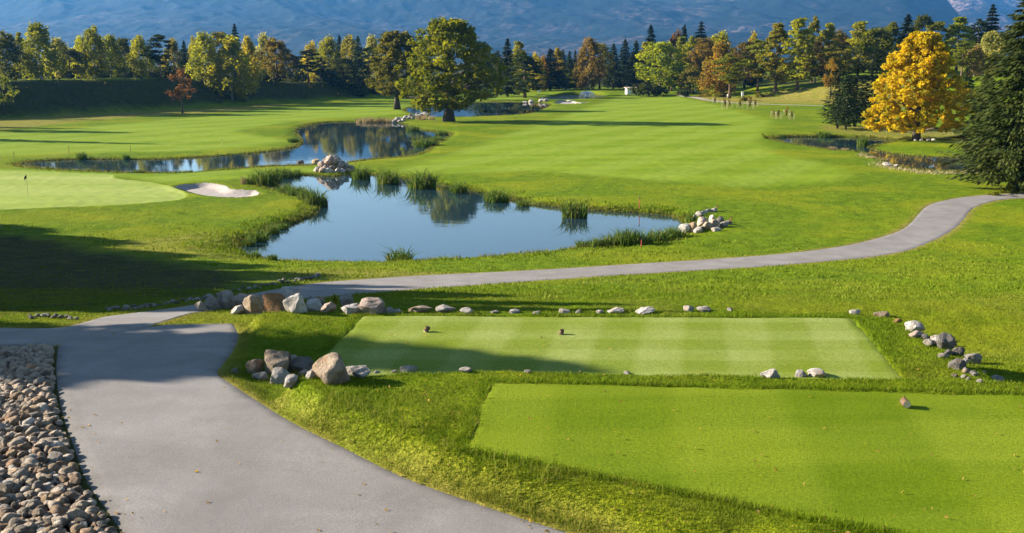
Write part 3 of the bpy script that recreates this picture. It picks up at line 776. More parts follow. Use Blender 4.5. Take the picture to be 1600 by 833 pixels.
# behind the oaks and the centre
T('spruce', 757, 332, 66, 34, 'spl', 'grey-green spruce peeping out right of the huge oak')
T('pine', 777, 366, 80, 24, 'sp', 'small dark pine between the huge oak and the tall dark spruce')
T('spruce', 793, 362, 61, 34, 'sp', 'tall dark spruce left of the shaggy conifer on the lawn')
T('larch', 810, 374, 65, 30, 'la', 'yellow-green larch behind the shaggy conifer on the lawn')
T('birch', 837, 395, 84, 26, 'ye', 'small bright yellow birch right of the shaggy conifer')
T('birch', 850, 402, 88, 22, 'orr', 'small orange birch left of the black pyramid spruce')
T('spruce', 860, 374, 77, 40, (0.012, 0.020, 0.009), 'black pyramid spruce at the middle of the far tree row')
T('larch', 872, 408, 75, 22, 'ye', 'yellow larch behind the black pyramid spruce')
T('spruce', 880, 392, 78, 18, 'sp', 'first slim spruce right of the black pyramid spruce')
T('spruce', 890, 396, 80, 17, 'sp', 'second slim spruce right of the black pyramid spruce')
T('spruce', 899, 402, 79, 17, 'sp', 'third slim spruce just left of the rusty orange tree')
T('broad', 902, 372, 104, 30, 'lt', 'low yellow-green tree at the left foot of the rusty orange tree')
T('broad', 884, 378, 108, 34, 'dk', 'low dark tree at the foot of the slim spruces')
T('birch', 920, 366, 60, 44, (0.150, 0.104, 0.024), 'tall rusty orange tree with pale trunk behind the fountain')
T('broad', 938, 376, 68, 34, 'ol', 'olive round tree right of the rusty orange tree')
T('spruce', 959, 386, 69, 28, 'sp', 'dark spruce left of the white hut')
T('spruce', 977, 398, 62, 28, 'sp', 'taller dark spruce directly behind the white hut')
T('spruce', 994, 398, 64, 28, 'spl', 'green spruce right behind the white hut')
T('spruce', 990, 382, 82, 32, 'sp', 'low broad spruce touching the hut roof')
T('spruce', 1017, 424, 40, 34, (0.014, 0.022, 0.010), 'very dark tall conifer left of the red-topped tree')
T('larch', 1010, 402, 66, 24, 'la', 'yellowish larch in front of the very dark tall conifer')
T('pine', 1051, 382, 72, 34, 'md', 'green pine on a thin trunk right of the rounded yellow-green tree')
T('broad', 1056, 424, 48, 22, 'rd', 'red-topped tree between two dark conifer tops')
T('spruce', 1070, 428, 40, 26, 'sp', 'dark pointed conifer top right of the red-topped tree')
T('spruce', 1096, 428, 35, 36, 'sp', 'broad dark conifer top with twin tips')
T('larch', 1066, 402, 58, 28, 'lt', 'fresh green larch under the dark pointed conifer top')
T('larch', 1081, 398, 57, 26, 'lt', 'fresh green larch under the twin-tipped conifer')
T('broad', 1101, 386, 60, 38, (0.165, 0.118, 0.020), 'orange-brown round tree right of the two fresh green larches')
T('broad', 1084, 362, 106, 44, 'ol', 'low olive tree in front of the orange-brown round tree')
T('broad', 1124, 402, 50, 40, 'yg', 'bright yellow-green tree top above the orange birch')
T('birch', 1127, 346, 66, 52, (0.240, 0.158, 0.020), 'big orange autumn birch at the foot of the right bank')
T('pine', 1142, 334, 84, 50, 'md', 'dark green pine with branching stem beside the big orange birch')
T('broad', 1166, 362, 66, 38, 'br', 'dark brown round tree right of the dark green pine')
T('birch', 1178, 402, 51, 22, 'ye', 'yellow-orange birch tip behind the dark brown round tree')
T('pine', 1187, 342, 62, 42, 'md', 'green pine left of the tall yellow-green larches')
T('larch', 1216, 336, 37, 40, 'la', 'first tall yellow-green larch of the row on the right bank')
T('larch', 1251, 330, 29, 46, 'la', 'tallest yellow-green larch of the row on the right bank')
T('larch', 1273, 346, 26, 24, 'ol', 'dark-topped larch right behind the tallest larch')
T('broad', 1276, 342, 64, 30, 'br', 'brown tree between the larches on the right bank')
T('larch', 1296, 347, 37, 30, 'la', 'slim pale larch right of the brown tree')
T('broad', 1315, 352, 48, 34, 'br', 'reddish brown tree top right of the slim pale larch')
T('pine', 1312, 326, 68, 46, 'ol', 'olive pine behind the small orange tree')
T('sapling', 1300, 306, 92, 28, 'orr', 'small orange tree on the right bank behind the spruce grove')
T('larch', 1345, 336, 34, 42, 'la', 'broad yellow-green larch above the spruce grove')
T('broad', 1367, 332, 44, 46, 'ok2', 'dark round tree with pale yellow crest above the spruce grove')
T('larch', 1394, 338, 35, 34, 'md', 'dark green larch left of the pointed spruce by the golden maple')
T('spruce', 1420, 332, 23, 44, 'sp', 'pointed dark spruce just left of the golden maple top')
T('spruce', 1405, 318, 62, 40, 'spl', 'green spruce at the left shoulder of the golden maple')
T('broad', 1443, 342, 24, 34, 'dk', 'dark round tree directly behind the golden maple top')
T('pine', 1466, 332, 34, 44, 'md', 'wide green pine behind the right shoulder of the golden maple')
T('larch', 1500, 342, 27, 38, 'lt', 'light green larch top between golden maple and dark pines')
T('pine', 1530, 362, 30, 36, 'sp', 'dark pine left of the black spruce with the bulging tip')
T('spruce', 1552, 364, 8, 40, (0.014, 0.022, 0.010), 'black spruce with bulging tip, highest of the right background')
T('birch', 1526, 302, 72, 32, 'tan', 'yellow-brown birch with white trunk right of the golden maple')
T('birch', 1551, 306, 50, 46, 'pale', 'pale yellow-green birch in front of the black spruce')
T('pine', 1506, 300, 66, 34, 'md', 'green pine between golden maple and yellow-brown birch')
T('broad', 1573, 322, 52, 44, 'dk', 'dark tree behind the left side of the giant spruce')
T('spruce', 1512, 262, 106, 34, 'spl', 'low spruce between golden maple and giant spruce')

# tall trees standing just outside the left edge: their shadows lie on road, tee, hillside and left fairway
SUN_AZ = np.array([0.974, -0.225]); SUN_EL = math.radians(20.6)
def shade_tree(kind, tip, h, w, col, label):
    tip = np.array(tip, float); zt = float(Hbase(tip[:1], tip[1:])[0]); zb = zt
    for _ in range(4):
        L = (h + zb - zt) / math.tan(SUN_EL); b = tip - SUN_AZ * L; zb = hz(b[0], b[1])
    plant(kind, b[0], b[1], h, w, col, label, 'tall trees left of the view', zb)
for i, (k, tip, h, w, c, lab) in enumerate([
    ('spruce', (1.2, 23.4), 15, 9.0, 'sp', 'spruce left of the view whose shadow tip lies on the pale tee'),
    ('maple', (-6.6, 23.6), 14, 11.5, 'md', 'tree left of the view shading the foreground road'),
    ('spruce', (7.5, 32.4), 19, 8.5, 'md', 'tall tree left of the view shading the rocks behind the pale tee'),
    ('spruce', (3.5, 36.8), 20, 8.5, 'sp', 'tall spruce left of the view shading the cart path junction'),
    ('maple', (-1.5, 41.5), 18, 9.5, 'md', 'wide tree left of the view shading the path below the tee'),
    ('spruce', (-5.0, 46.5), 20, 9.5, 'sp', 'tall spruce left of the view shading the lower path'),
    ('maple', (-9.5, 52.0), 18, 10.5, 'dk', 'wide dark tree left of the view shading the hillside'),
    ('maple', (-14.5, 58.0), 17, 10.5, 'md', 'wide green tree left of the view shading the hillside'),
    ('maple', (-20.0, 64.0), 19, 10, 'dk', 'dark tree left of the view shading the slope below the green'),
    ('maple', (-26.0, 70.5), 18, 10.5, 'md', 'green tree left of the view shading the edge of the green slope'),
    ('maple', (-33.5, 76.0), 18, 9.0, 'md', 'green tree left of the view level with the green'),
    ('maple', (-12.0, 39.5), 16, 9.0, 'dk', 'dark tree left of the view shading the bank above the road stones'),
    ('maple', (-18.0, 47.5), 16, 9.0, 'dk', 'dark tree left of the view shading the middle of the bank'),
    ('maple', (-6.5, 37.0), 16, 9.5, 'dk', 'dark tree left of the view shading the bend of the cart path'),
    ('maple', (-10.5, 34.6), 15, 8.0, 'md', 'green tree left of the view shading the near part of the path bend'),
    ('spruce', (-14.0, 34.0), 16, 6.0, 'sp', 'smaller spruce left of the view beside the left branch of the path'),
    ('spruce', (-72.0, 190), 19, 5.0, 'sp', 'spruce left of the view shading the far left fairway'),
    ('broad', (-64.0, 180.5), 17, 5.0, 'md', 'tree left of the view shading the middle of the left fairway'),
    ('spruce', (-51.0, 158.5), 18, 5.0, 'sp', 'spruce left of the view shading the near left fairway')]):
    shade_tree(k, tip, h, w, c, lab)

# far wood closing the view under the crowns: reads as one dark mass
def far_wood():
    P = []; N = []; T = []
    def clumpy(x, y, h, w, n):
        z = hz(x, y); m = n
        d = rng.normal(size=(m, 3)); d /= np.linalg.norm(d, axis=1)[:, None]
        P.append(np.array([x, y, z + h * 0.55]) + d * np.array([w / 2, w / 2, h * 0.5]) * (0.6 + 0.4 * rng.random((m, 1)))); N.append(d + 0.6 * rng.normal(size=(m, 3)))
        T.append(np.clip(rng.random() * 0.8 + 0.15 * rng.normal(size=m), 0, 1))
    for i in range(120):
        u = rng.uniform(-60, 1680); D = rng.uniform(445, 540)
        vt = rng.uniform(84, 100) - (30 * sstep(1150, 1300, u)); dx, dy, dz = ray(u, vt); t = D / dy
        clumpy(dx * t, D, max(3, CAMZ + dz * t - hz(dx * t, D)), rng.uniform(6, 10), 260)
    for i in range(100):                                       # undergrowth beneath the rows on the two banks
        u = rng.uniform(-40, 590) if i % 5 else rng.uniform(1000, 1330)
        D = 272 + max(0, u) * 0.13 + rng.uniform(-2, 30) if u < 900 else rng.uniform(352, 400)
        dx, dy, dz = ray(u, 110); t = D / dy
        clumpy(dx * t, D, rng.uniform(2.0, 4.5), rng.uniform(4, 8), 130)
    P_, N_, T_ = np.concatenate(P), np.concatenate(N), np.concatenate(T)
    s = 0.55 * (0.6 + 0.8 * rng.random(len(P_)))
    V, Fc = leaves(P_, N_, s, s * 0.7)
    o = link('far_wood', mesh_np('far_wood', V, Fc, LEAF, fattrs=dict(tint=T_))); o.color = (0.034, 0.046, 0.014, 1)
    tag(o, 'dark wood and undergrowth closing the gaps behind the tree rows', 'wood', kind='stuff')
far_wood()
def bank_scrub():
    n = 9000
    x = rng.uniform(-190, 0, n); y = rng.uniform(170, 420, n); d = -sdf(BANK_L, x, y, 0.1)
    k = (d > 1.5) & (d < 15) & (vnoise(x / 5, y / 5) > -0.15); x, y = x[k], y[k]
    x = np.repeat(x, 4) + rng.normal(size=4 * len(x)) * 0.5; y = np.repeat(y, 4) + rng.normal(size=len(x)) * 0.5
    z = height(x, y) + rng.uniform(0.05, 1.0, len(x))
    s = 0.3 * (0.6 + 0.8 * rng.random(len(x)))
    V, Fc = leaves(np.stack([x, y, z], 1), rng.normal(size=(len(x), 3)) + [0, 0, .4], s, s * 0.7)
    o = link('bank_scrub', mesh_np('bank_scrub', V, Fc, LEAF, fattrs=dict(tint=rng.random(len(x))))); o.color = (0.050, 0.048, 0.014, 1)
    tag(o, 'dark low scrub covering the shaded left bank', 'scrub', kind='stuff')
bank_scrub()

# ------------------------------------------------------------------ rocks
def rock_mesh(seed, sub, planes, rough, pebble=False):
    import bmesh
    r = np.random.default_rng(seed); bm = bmesh.new(); bmesh.ops.create_icosphere(bm, subdivisions=sub, radius=0.5)
    V = np.array([v.co[:] for v in bm.verts])
    sc = np.array([1, r.uniform(0.7, 0.95), r.uniform(0.6, 0.85)]) if pebble else np.array([1, r.uniform(0.75, 0.95), r.uniform(0.75, 1.0)])
    for _ in range(planes):
        n = r.normal(size=3); n /= np.linalg.norm(n); d = r.uniform(0.27, 0.42) if not pebble else r.uniform(0.30, 0.46)
        t = V @ n - d; V = V - np.maximum(t, 0)[:, None] * n * 0.96
    nrm = V / np.linalg.norm(V, axis=1)[:, None]
    o = r.random(3) * 50
    V = V + nrm * (rough * (fbm(V[:, 0] * 3 + o[0], V[:, 1] * 3 + V[:, 2] * 2.3 + o[1], 4) + 0.5 * fbm(V[:, 2] * 6 + o[2], V[:, 0] * 6 - V[:, 1] * 5, 3)))[:, None]
    V *= sc; V /= np.ptp(V[:, 0])
    for v, c in zip(bm.verts, V): v.co = c
    me = bpy.data.meshes.new('rock'); bm.to_mesh(me); bm.free()
    me.polygons.foreach_set('use_smooth', np.full(len(me.polygons), True))
    me.set_sharp_from_angle(angle=math.radians(32)); me.materials.append(STONE); return me
BOULD = [rock_mesh(200 + i, 4, 13, 0.075) for i in range(9)]
PEBB = [rock_mesh(300 + i, 3, 9, 0.055, True) for i in range(12)]
RC = dict(gr=(0.340, 0.310, 0.275), wh=(0.500, 0.465, 0.425), tan=(0.345, 0.270, 0.190), orr=(0.340, 0.185, 0.080), dk=(0.200, 0.185, 0.165), pk=(0.42, 0.33, 0.27))
_ri = [0]
def rock(u, v, w, h, col, label, group=None, protos=None, xyz=None, sink=0.27, name='boulder', cat='rock'):
    x, y, z = xyz if xyz else at(u, v)
    m = math.hypot(y, CAMZ - z) / F
    if group and ('right' in group and 'wall' in group or group.startswith('low rocks')): w *= 0.86; h *= 0.86
    W, Hh = w * m, h * m
    i = _ri[0]; _ri[0] += 1
    P = protos or BOULD
    o = link(name, P[(i * 7) % len(P)])
    c = np.array(RC[col]) * (0.88 + 0.24 * random.random()); o.color = (*c, 1)
    me = P[(i * 7) % len(P)]
    hh = Hh * (1.28 if group == BK else 1.0) + 0.16 * W
    ext = 0.86
    o.scale = (W * 1.08, W * random.uniform(0.9, 1.15), hh / ext)
    o.rotation_euler = (random.uniform(-0.15, 0.15), random.uniform(-0.15, 0.15), random.choice((0, math.pi)) + random.uniform(-0.5, 0.5))
    o.location = (x, y + 0.3 * W, z + hh * (0.5 - sink))
    return tag(o, label, cat, group)
BK = 'rocks along the back of the pale tee'
for a in [(313,487,20,14,'gr','dark grey boulder at the left end of the rock row behind the tee'), (331,484,26,19,'gr','sloping grey boulder second from the left end of the rock row'),
  (351,483,29,22,'gr','rounded grey boulder left of the pale stacked boulder'), (373,480,28,21,'pk','pale pinkish boulder stacked behind the front whitish one'),
  (370,491,21,13,'wh','small whitish boulder at the front of the row by the asphalt'), (395,492,31,24,'tan','big tan-grey boulder left of the orange boulder'),
  (403,477,26,16,'gr','grey boulder behind the big tan-grey boulder'), (428,488,42,23,'orr','large orange-brown boulder in the middle of the rock row'),
  (450,476,30,22,'wh','pale pointed boulder topping the rock row'), (462,489,35,27,'wh','whitest big boulder right of the orange-brown boulder'),
  (484,476,14,11,'gr','small grey rock behind the whitest boulder'), (489,487,26,14,'wh','low white rock right of the whitest boulder'),
  (498,479,18,17,'tan','brownish upright rock in the rear of the row'), (511,488,23,14,'pk','pale pinkish rock left of the small weed'),
  (542,481,24,16,'gr','grey wedge-shaped rock behind a flat white rock'), (547,490,29,12,'wh','flat white rock in front of the grey wedge'), (558,485,12,9,'gr','small grey rock beside the flat white rock'),
  (580,490,35,15,'pk','white and brown flat-topped boulder at the corner of the pale tee')]:
    rock(*a, group=BK)
for a in [(588,491,12,5,'wh'),(607,489,22,9,'gr'),(621,489,14,5,'wh'),(654,488,42,8,'tan'),(698,488,39,8,'gr'),(729,490,23,7,'wh'),(772,490,14,5,'gr'),(803,490,20,6,'wh'),(838,491,14,4,'wh'),
          (880,490,21,6,'wh'),(905,489,12,6,'gr'),(937,490,12,5,'wh'),(964,490,29,8,'wh'),(1007,490,33,8,'wh'),(1077,487,19,9,'wh'),(1100,487,23,8,'gr'),(1141,486,10,6,'gr'),(1336,491,17,7,'wh')]:
    rock(*a, label='low pale rock in the line along the far edge of the pale tee', group='low rocks along the far edge of the pale tee')
RW = 'rocks of the wall right of the pale tee'
for a in [(1382,497,28,10,'tan','flat tan-grey rock at the top of the right rock wall'), (1405,504,15,7,'orr','small orange rock below the flat tan-grey rock'),
  (1430,519,30,17,'wh','pale slab at the upper end of the right rock wall'), (1436,528,26,12,'pk','pinkish rock under the pale slab'), (1463,538,28,18,'wh','white rough rock in the middle of the right wall'),
  (1479,546,32,28,'dk','darkest big rock in the shaded right wall'), (1490,541,12,11,'orr','small orange-tan rock on the wall beside yellow grass'), (1496,577,28,18,'dk','dark rock low in the right wall'),
  (1520,569,28,18,'gr','grey rock right of the dark low rock'), (1511,584,16,10,'pk','small pink-tan rock at the wall foot'), (1507,591,11,7,'wh','tiny white rock left of the wall end'),
  (1532,598,9,6,'wh','tiny pale rock beside the big white end rock'), (1538,584,10,6,'wh','tiny pale rock above the big white end rock'), (1559,598,28,13,'wh','big white rounded rock alone at the lower end of the right wall')]:
    rock(*a, group=RW)
FR = 'rocks on the strip between the two tees'
for a in [(398,583,26,21,'tan','brown-grey rock at the left end of the front rocks'), (430,586,48,46,'tan','tall pointed brown boulder of the front rocks'), (456,578,22,26,'wh','pale upright rock behind the pointed brown boulder'),
  (470,582,32,18,'dk','dark wedge rock left of the biggest boulder'), (407,594,25,11,'wh','low whitish rock under the pointed brown boulder'), (434,600,34,25,'wh','grey boulder in front of the pointed brown boulder'),
  (455,605,24,17,'wh','pale egg-shaped rock nearest the road'), (472,588,17,11,'pk','small pinkish rock behind the egg-shaped rock'), (485,592,19,17,'wh','white rock leaning on the biggest boulder'),
  (519,598,54,40,'tan','biggest cream and grey boulder between the tees'), (558,590,38,17,'gr','flat grey rock in the shade right of the biggest boulder'), (365,583,11,7,'gr','single small grey stone at the asphalt edge'),
  (638,583,24,9,'wh','white low rock just right of the front rocks'), (1207,591,28,12,'wh','pale flat rock left of two white rocks at the tee edge'), (1251,590,19,11,'wh','white pointed rock in the grass strip between the tees'), (1277,590,26,10,'wh','rounded white rock right of the white pointed rock')]:
    rock(*a, group=FR)
for a in [(588,584,10,5,'wh'), (617,584,12,6,'wh'), (727,582,19,5,'wh'), (824,583,11,5,'gr'), (980,585,10,4,'wh')]:
    rock(*a, label='small pale stone half sunk in the grass strip between the tees', group='small stones between the tees')
# rocks at the right end of the front pond
for a in [(1071,364,18,13,'wh'),(1083,363,22,17,'tan'),(1093,364,15,10,'wh'),(1098,354,17,14,'pk'),(1106,358,17,14,'tan'),(1112,346,11,14,'wh'),(1116,357,17,14,'pk'),(1119,362,14,8,'wh'),(1125,348,11,11,'dk'),(1131,355,13,8,'gr'),(1139,351,13,7,'dk')]:
    rock(*a, label='boulder of the pile at the right end of the front pond', group='boulders at the right end of the front pond')
for a in [(1086,343,9,9,'wh'),(1094,338,11,7,'gr'),(1101,334,10,7,'wh'),(1109,332,11,7,'gr'),(1117,331,9,6,'wh')]:
    rock(*a, label='small whitish rock in the row above the right end of the front pond', group='small rocks above the right end of the front pond')
rock(468,257,11,8,'dk','dark flat rock on the grass left of the rock cascade'); rock(493,257,14,9,'tan','brown rock between the dark flat rock and the cascade')
rock(1388,259.5,12,4,'wh','white flat stone on the near shore of the right pond'); rock(1402,260.5,9,3,'wh','small white stone right of the flat stone on the right pond shore')
# cascade of boulders between the two ponds
cx, cy, _ = at(522, 266)
k = 0
for ring, (rr, zz, n) in enumerate([(1.9, -0.15, 15), (1.3, 0.35, 10), (0.7, 0.85, 6), (0.15, 1.2, 2)]):
    for j in range(n):
        a = 6.283 * (j + random.uniform(-.25, .25)) / n + ring
        w = random.uniform(8.5, 15)
        rock(0, 0, w, w * random.uniform(0.6, 0.85), random.choice(('pk', 'gr', 'tan', 'wh', 'pk')), 'boulder of the rock cascade between the front and left ponds', 'boulders of the rock cascade',
             xyz=(cx + rr * math.cos(a) * 1.0, cy + rr * 1.15 * math.sin(a) - 0.3, zz - 0.1), sink=0.3)
for j in range(34):
    f = (j + random.random()) / 34; u = 614 + 58 * f; v = 191.5 - 13 * f + random.uniform(-2.2, 2.2)
    w = random.uniform(5, 8.5)
    rock(u, v, w, w * 0.65, random.choice(('gr', 'wh', 'wh', 'gr', 'dk')), 'grey stone of the spill beside the huge oak', 'stones of the spill beside the huge oak', PEBB, sink=0.15, name='stone', cat='stone')
for j in range(14):
    u = 819 + random.random() * 40; v = 162.0 - 5 * (u - 819) / 40 + random.uniform(-1.5, 1)
    w = random.uniform(4.5, 7.5)
    rock(u, v, w, w * 0.65, random.choice(('wh', 'wh', 'pk')), 'white stone at the far right end of the oak pond', 'white stones at the end of the oak pond', PEBB, sink=0.15, name='stone', cat='stone')
for j in range(9):
    a = 6.283 * j / 9; x, y, z = at(1444, 219.5)
    rock(0, 0, 6, 3, 'wh', 'pale stone of the ring round the golden maple foot', 'stones round the golden maple foot', PEBB, xyz=(x + 1.5 * math.cos(a), y + 1.3 * math.sin(a), hz(x + 1.5 * math.cos(a), y + 1.3 * math.sin(a))), name='stone', cat='stone')
RW2 = [(1446,530,16,9,'dk'),(1453,540,16,10,'gr'),(1471,531,14,8,'dk'),(1486,556,18,13,'dk'),(1501,556,22,14,'dk'),(1476,560,18,10,'gr'),(1508,568,14,9,'wh'),(1524,588,13,8,'gr'),(1494,590,12,7,'dk'),(1514,594,10,6,'wh')]
for a in RW2:
    rock(*a, label='small shaded filler rock in the wall right of the pale tee', group='filler rocks of the right wall')
for (P, n) in (([(42, 499), (80, 500), (120, 500.5)], 16), ([(166, 488), (210, 486), (250, 479.5), (300, 472.5), (345, 463.5), (400, 452.5), (450, 443), (500, 436.5)], 84)):
    P = np.array(P, float)
    for j in range(n):
        f = (j + random.random() * .9) / n * (len(P) - 1); i = min(int(f), len(P) - 2); q = P[i] * (1 - f + i) + P[i + 1] * (f - i)
        w = random.uniform(4, 8.5) * (1.0 if n > 20 else 1.2)
        rock(q[0], q[1] - random.uniform(0.0, 5.5), w, w * 0.6, random.choice(('gr', 'wh', 'dk', 'gr')), 'stone edging the shaded far side of the cart path' if n > 20 else 'stone of the short row by the left branch of the path',
             'stones edging the cart path' if n > 20 else 'short row of stones by the path', PEBB, sink=0.1, name='stone', cat='stone')

# river stones heaped between the left edge and the road: 300 single ones, the rest one mass
def riprap():
    lo, hi = RIPRAP.min(0), RIPRAP.max(0)
    pts = []
    gx = np.arange(lo[0], hi[0], 0.115)
    for yy in np.arange(lo[1], hi[1], 0.10):
        for xx in gx: pts.append((xx + random.uniform(-.07, .07), yy + random.uniform(-.06, .06)))
    pts = np.array(pts); d = sdf(RIPRAP, pts[:, 0], pts[:, 1], 3)
    pts = pts[d < -0.03]; dd = d[d < -0.03]
    z = Hbase(pts[:, 0], pts[:, 1])
    u, v = project(pts[:, 0], pts[:, 1], z)
    size = rng.uniform(0.085, 0.235, len(pts)) * np.where(rng.random(len(pts)) < 0.12, 1.35, 1.0)
    size = np.minimum(size, 0.12 - dd * 1.1)
    vis = (u > -8) & (v < 845)
    proj = np.where(vis, size / pts[:, 1], 0)
    order = np.argsort(-proj); single = set(order[:300].tolist())
    V = []; Fc = []; off = 0; cols = [(0.42, 0.34, 0.25), (0.52, 0.43, 0.33), (0.38, 0.26, 0.165), (0.24, 0.195, 0.15), (0.60, 0.54, 0.46), (0.46, 0.33, 0.20), (0.33, 0.29, 0.24)]
    base = [(np.array([q.co[:] for q in m.vertices]), np.array([p.vertices[:] for p in m.polygons])) for m in PEBB[:6]]
    for i in range(len(pts)):
        if pts[i, 0] < lo[0] + 0.0 or (not vis[i] and pts[i, 1] < 12): continue
        s = size[i]; e = (random.uniform(-.5, .5), random.uniform(-.5, .5), random.uniform(0, 6.28))
        zz = z[i] + s * 0.20 + random.uniform(0, 0.07) * min(1, -dd[i] * 2.5)
        scl = (s * random.uniform(.95, 1.15), s * random.uniform(.8, 1.0), s * random.uniform(.75, 1.0))
        if i in single:
            o = link('river_stone', PEBB[i % len(PEBB)], None, (pts[i, 0], pts[i, 1], zz + 0.03 * min(1, -dd[i] * 2.5)), e, scl)
            c = np.array(random.choice(cols)) * random.uniform(0.75, 1.2); o.color = (*c, 1)
            tag(o, 'rounded river stone of the bed left of the foreground road', 'stone', 'river stones left of the foreground road')
        else:
            M = np.array((Matrix.Translation((pts[i, 0], pts[i, 1], zz)) @ __import__('mathutils').Euler(e).to_matrix().to_4x4() @ Matrix.Diagonal((*scl, 1))))
            bv, bf = base[i % 6]; V.append(bv @ M[:3, :3].T + M[:3, 3]); Fc.append(bf + off); off += len(bv)
    me = mesh_np('river_stones', np.concatenate(V), np.concatenate(Fc), STONE, True)
    o = link('river_stones', me); o.color = (0.39, 0.31, 0.23, 1)
    tag(o, 'lower and smaller river stones filling the bed left of the road', 'stones', kind='stuff')
riprap()
# ------------------------------------------------------------------ grasses
def blade_mesh(name, P, h, w, lean, mat, dryness, segs=2, bend=0.5):
    n = len(P); an = rng.random(n) * 6.283
    side = np.stack([np.cos(an), np.sin(an), np.zeros(n)], 1) * (np.asarray(w) / 2)[:, None]
    la = rng.random(n) * 6.283; L = np.stack([np.cos(la), np.sin(la), np.zeros(n)], 1) * (np.asarray(lean) * rng.random(n))[:, None] * np.asarray(h)[:, None]
    up = np.array([0, 0, 1.0])[None, :] * np.asarray(h)[:, None]
    if segs == 1:
        V = np.stack([P - side, P + side, P + up * 0.95 + L], 1).reshape(-1, 3); Fc = np.arange(3 * n).reshape(-1, 3); k = 1
    else:
        m = P + up * 0.6 + L * 0.3
        V = np.stack([P - side, P + side, m - side * 0.75, m + side * 0.75, P + up * (1.0 - 0.15 * bend) + L], 1).reshape(-1, 3)
        b = (np.arange(n) * 5)[:, None]
        Fc = np.concatenate([b + [0, 1, 3], b + [0, 3, 2], b + [2, 3, 4]], 1).reshape(-1, 3); k = 3
    t = np.repeat(np.clip(0.5 + 0.25 * rng.normal(size=n), 0, 1), k); d = np.repeat(dryness, k)
    return mesh_np(name, V, Fc, mat, False, fattrs=dict(tint=t, dryness=d))
GRASS = blade_mat('grass_blades', (0.062, 0.110, 0.003), (0.168, 0.232, 0.008), (0.27, 0.23, 0.045))
REED = blade_mat('reed_leaves', (0.042, 0.085, 0.010), (0.125, 0.190, 0.022), (0.24, 0.19, 0.06))
DRYG = blade_mat('dry_grass', (0.20, 0.15, 0.06), (0.36, 0.27, 0.13), (0.42, 0.34, 0.20))
SHOREG = blade_mat('shore_grass_blades', (0.050, 0.075, 0.006), (0.150, 0.175, 0.012), (0.24, 0.19, 0.05))

def rough_grass():
    n = 900000
    D = 11.5 * (46 / 11.5) ** rng.random(n); x = (rng.random(n) * 1.10 - 0.55) * (D + 1.5); y = D
    d1 = np.minimum(sdf(TEE1, x, y), sdf(TEE2, x, y)); dr = np.minimum(sdf(ROAD1, x, y), sdf(ROAD2, x, y)); rp = sdf(RIPRAP, x, y)
    fr = 0.05 * rng.normal(size=n)
    k = (d1 > 0.07 * rng.normal(size=n)) & (dr > 0.02 + fr) & (rp > 0.38) & (rng.random(n) < np.clip(1.25 - (D - 20) / 40, 0.25, 1))
    x, y, D, d1, dr, rp = x[k], y[k], D[k], d1[k], dr[k], rp[k]
    z = height(x, y)
    cl = fbm(x * 1.1, y * 1.1, 3)
    lush = np.clip(0.5 + 0.8 * cl, 0.1, 1.2)
    edgeg = np.exp(-dr / 0.35)
    h = (0.030 + 0.048 * lush) * (0.6 + 0.8 * rng.random(len(x))) * (1 + 0.9 * edgeg * (rng.random(len(x)) > .5)) * np.where(d1 < 0.20, 1.9, 1)
    w = 0.0040 + 0.00052 * D
    low = sstep(0.0, 1.0, -sdf(TERR2, x, y) * 4)
    dry = np.clip(0.04 + 0.6 * edgeg + 0.5 * fbm(x * .45 + 3, y * .45, 3) - 0.12 * low + 0.15 * sstep(27, 34, D), 0, 1) * (0.3 + 0.9 * rng.random(len(x)))
    me = blade_mesh('rough_grass', np.stack([x, y, z - 0.01], 1), h, w, np.full(len(x), 1.0), GRASS, np.clip(dry, 0, 1), 1)
    tag(link('rough_grass', me), 'longer green grass on the banks round the two tees', 'grass', kind='stuff')
    # taller weeds along the asphalt edge
    n = 9000
    i = rng.integers(0, len(mR) - 8, n); f = rng.random(n); P = mR[i] * (1 - f)[:, None] + mR[i + 1] * f[:, None]
    c = np.array([-1.0, 20.0]); off = np.abs(rng.normal(size=n)) * 0.55 + 0.08
    tn = mR[np.minimum(i + 1, len(mR) - 1)] - mR[i]; tn /= np.linalg.norm(tn, axis=1)[:, None] + 1e-9; nr = np.stack([tn[:, 1], -tn[:, 0]], 1)
    P = P + nr * off[:, None]
    k = (vnoise(P[:, 0] * 1.2, P[:, 1] * 1.2) > 0.03) & (sdf(ROAD1, P[:, 0], P[:, 1]) > 0.05) & (P[:, 1] < 22) & (sdf(TEE2, P[:, 0], P[:, 1]) > 0.15); P = P[k]
    z = height(P[:, 0], P[:, 1]); m = len(P)
    me = blade_mesh('weeds', np.stack([P[:, 0], P[:, 1], z - 0.01], 1), 0.08 + 0.18 * rng.random(m) ** 2, np.full(m, 0.011), np.full(m, 1.1), GRASS, np.clip(rng.random(m) * 0.9 - 0.1, 0, 1))
    tag(link('weeds', me), 'tufts of taller yellowish weeds along the asphalt edge', 'weeds', kind='stuff')
rough_grass()
